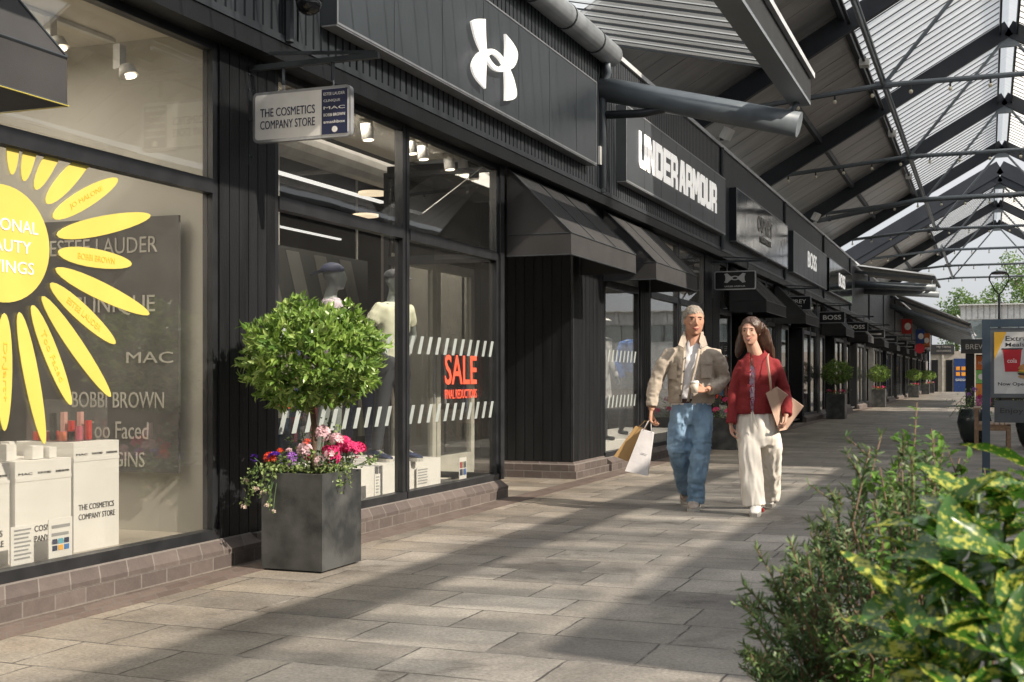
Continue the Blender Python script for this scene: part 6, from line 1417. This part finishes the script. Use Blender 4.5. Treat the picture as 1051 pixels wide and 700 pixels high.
def bigleaf(m, p, d, up, L_, W_, seed=0, mi=0):
    """smooth pointed leaf with fold, curve and slightly toothed edge"""
    p = Vector(p); d = Vector(d).normalized(); x = d.cross(Vector(up)).normalized(); u = x.cross(d); n = 11; v = []; f = []; droop = random.uniform(.15, .5); tw = random.uniform(-.3, .3)
    for i in range(n+1):
        t = i/n; w_ = W_*.5*(math.sin(PI*min(1, t**.85))**.75)*(1-.25*t)*(1+.05*math.sin(i*5)); c = p+d*(L_*t*(1-.12*droop*t))-u*(droop*L_*.55*t*t)
        xx = (x*math.cos(tw*t)+u*math.sin(tw*t)); fo = u*(w_*.35)
        ripple = .0022*math.sin(i*2.1+seed)
        v += [c+xx*w_+fo+u*ripple, c+xx*w_*.5+fo*.35, c, c-xx*w_*.5+fo*.35, c-xx*w_+fo-u*ripple]
    for i in range(n):
        for j in range(4): a = i*5+j; f.append((a, a+1, a+6, a+5))
    m.add(v, f, mi)
# raised bed below the frame
bed = thing('raised_bed', 'timber edged raised bed holding the foreground shrubs', 'planter', (.3, 2.7, 0))
m = MB(); m.box(-.75, 1.7, 0, 1.9, 1.76, .35); m.box(-.75, 3.2, 0, 1.9, 3.26, .35); m.box(-.75, 1.761, 0, -.69, 3.199, .35); m.box(1.84, 1.761, 0, 1.9, 3.199, .35); m.build('bed_edging', wood, bed); MB().box(-.689, 1.762, 0, 1.839, 3.198, .3).build('soil', soil, bed)
def at(px, py, c): return FW*c+RT*((px-525.5)/1260*c)+Zv*(H-(py-387)/1260*c)
# spotted laurel
random.seed(21)
la = thing('spotted_laurel', 'spotted laurel with big yellow-blotched leaves at the bottom right', 'shrub', (.25, 2.2, .3)); st = MB(); lf = MB()
base = at(1020, 800, 2.05); base.z = .3; whorls = []
for (px, py, c) in ((1003, 492, 1.95), (968, 520, 1.9), (1040, 500, 2.0), (930, 590, 1.85), (985, 565, 1.78), (1045, 560, 1.75), (1015, 610, 1.7), (950, 650, 1.75), (1075, 520, 1.85), (1090, 600, 1.75), (1040, 660, 1.62), (985, 680, 1.68), (1000, 530, 2.2), (1060, 470, 2.2), (925, 640, 2.1), (975, 600, 2.15), (1110, 660, 1.7), (1030, 560, 2.3), (950, 560, 2.0), (1080, 700, 1.6), (960, 700, 1.9), (1010, 720, 1.6)):
    w_ = at(px, py+14, c); whorls.append(w_); b0 = base+Vector((random.uniform(-.12, .12), random.uniform(-.1, .1), 0)); st.tube([b0, b0.lerp(w_, .5)+Vector((random.uniform(-.04, .04), random.uniform(-.04, .04), .02)), w_], [.011, .008, .005], 6)
    ax = ((w_-b0).normalized()+Zv*.5+rdir()*.3).normalized(); s0 = ax.orthogonal().normalized(); s1 = ax.cross(s0); a0 = random.random()*6
    for k in range(11):
        a = a0+k*2.4; el = (.25, .5, .8, .05)[k % 4]+random.uniform(-.1, .15); d = (s0*math.cos(a)+s1*math.sin(a))*math.cos(el)+ax*math.sin(el); q = w_-ax*(.02*(k//3))
        L_ = random.uniform(.085, .14)*(1 if k < 8 else .6); bigleaf(lf, q, d, ax, L_, L_*random.uniform(.34, .42), k)
st.build('stems', mat('green_stem', (.06, .12, .03), .5), la, True); lf.build('leaves', laurel, la, True)
# rosemary like bush
rb = thing('rosemary_bush', 'fine-leaved dark green bush left of the spotted laurel', 'shrub', (-.25, 2.7, .3)); st = MB(); lf = MB(); random.seed(33)
rbase = at(905, 780, 2.55); rbase.z = .3
tips = []
for k in range(105):
    t = random.random()
    px = random.choice((random.uniform(765, 960), random.gauss(870, 45))); 
    top = 470+max(0, (890-px))*1.02 if px < 890 else 470-20*math.sin((px-890)*.03)
    py = random.uniform(max(450, top), 700); tips.append((px, py, random.uniform(2.25, 2.9)))
tips += [(763, 600, 2.5), (775, 560, 2.5), (800, 585, 2.45), (845, 525, 2.6), (862, 505, 2.6), (880, 470, 2.65), (905, 445, 2.7), (925, 455, 2.7), (893, 460, 2.6), (760, 615, 2.45), (770, 640, 2.4), (810, 650, 2.4), (832, 545, 2.5), (815, 570, 2.45)]
for (px, py, c) in tips:
    e = at(px, py, c); 
    if e.z < .4: continue
    b0 = rbase+Vector((random.gauss(0, .06), random.gauss(0, .06), 0)); mid = b0.lerp(e, .45)+Vector((random.gauss(0, .03), random.gauss(0, .03), random.uniform(-.07, .03))); m2 = b0.lerp(e, .75)+Vector((random.gauss(0, .02), random.gauss(0, .02), random.uniform(-.03, .03)))
    st.tube([b0, mid, m2, e], [.006, .004, .0025, .0012], 5); d = (e-m2).normalized(); Lg = (e-m2).length
    for q in range(62):
        s_ = random.random()**.75; p = m2.lerp(e, s_) if random.random() < .8 else mid.lerp(m2, random.random()); o_ = (d*.8+rdir()*.9).normalized(); ln = random.uniform(.019, .036)*(1.15-s_*.4)
        x = o_.cross(rdir()).normalized()*.0021; lf.add([p-x, p+x, p+o_*ln*.6+x*1.1, p+o_*ln, p+o_*ln*.6-x*1.1], [(0, 1, 2, 3, 4)], 0 if s_ < .6 else 1)
    for q in range(3):   # side shoots
        p = mid.lerp(e, random.uniform(.2, .95)); dd = (d+rdir()*.9).normalized(); l2 = random.uniform(.05, .09); st.tube([p, p+dd*l2], [.0018, .0008], 4)
        for r_ in range(22):
            pp = p+dd*l2*random.random(); o_ = (dd*.8+rdir()).normalized(); ln = random.uniform(.012, .022); x = o_.cross(rdir()).normalized()*.0017; lf.add([pp-x, pp+x, pp+o_*ln*.6+x, pp+o_*ln, pp+o_*ln*.6-x], [(0, 1, 2, 3, 4)], 0 if r_ < 15 else 1)
st.build('stems', mat('woody_stem', (.16, .1, .06), .8), rb, True); lf.build('needles', [needle, needle_l], rb)
# young privet with light leaves
pv = thing('privet_shrub', 'light green small-leaved shrub sprouting above the fine-leaved bush', 'shrub', (-.05, 2.9, .3)); st = MB(); lf = MB(); random.seed(44)
pbase = at(945, 760, 2.75); pbase.z = .3
for (px, py, c, sp) in ((941, 413, 2.75, 1), (922, 462, 2.7, .8), (956, 440, 2.75, 1), (966, 455, 2.8, .8), (903, 480, 2.6, .7), (935, 475, 2.7, 1), (985, 470, 2.85, .8), (950, 490, 2.6, 1), (915, 500, 2.65, 1), (975, 500, 2.7, 1), (1010, 480, 2.8, .8), (895, 515, 2.5, .8), (860, 665, 2.3, .7), (880, 680, 2.3, .7)):
    e = at(px, py, c); b0 = pbase+Vector((random.gauss(0, .08), random.gauss(0, .05), 0)); mid = b0.lerp(e, .6)+Vector((random.gauss(0, .025), 0, 0)); st.tube([b0, mid, e], [.005, .003, .0015], 5); d = (e-mid).normalized(); n_ = int(15*sp)
    for q in range(n_):
        t = q/n_; p = mid.lerp(e, .15+.85*t); a = q*1.57; s0 = d.orthogonal().normalized(); s1 = d.cross(s0)
        for s in (-1, 1):
            o_ = (s0*math.cos(a)+s1*math.sin(a))*s+d*.5+rdir()*.25; Ls = random.uniform(.022, .04)*(1.1-t*.5); lf.leaf(p, o_, d, Ls, Ls*.55, 0, .2, .3)
    for q in range(5):
        p = mid.lerp(e, random.uniform(.3, .9)); dd = (d*.5+rdir()).normalized(); st.tube([p, p+dd*.06], [.0015, .001], 4)
        for r_ in range(7): lf.leaf(p+dd*.01*r_, dd*.4+rdir(), d, random.uniform(.02, .035), .016, 0, .2, .3)
st.build('stems', MATS['woody_stem'], pv, True); lf.build('leaves', privet, pv)
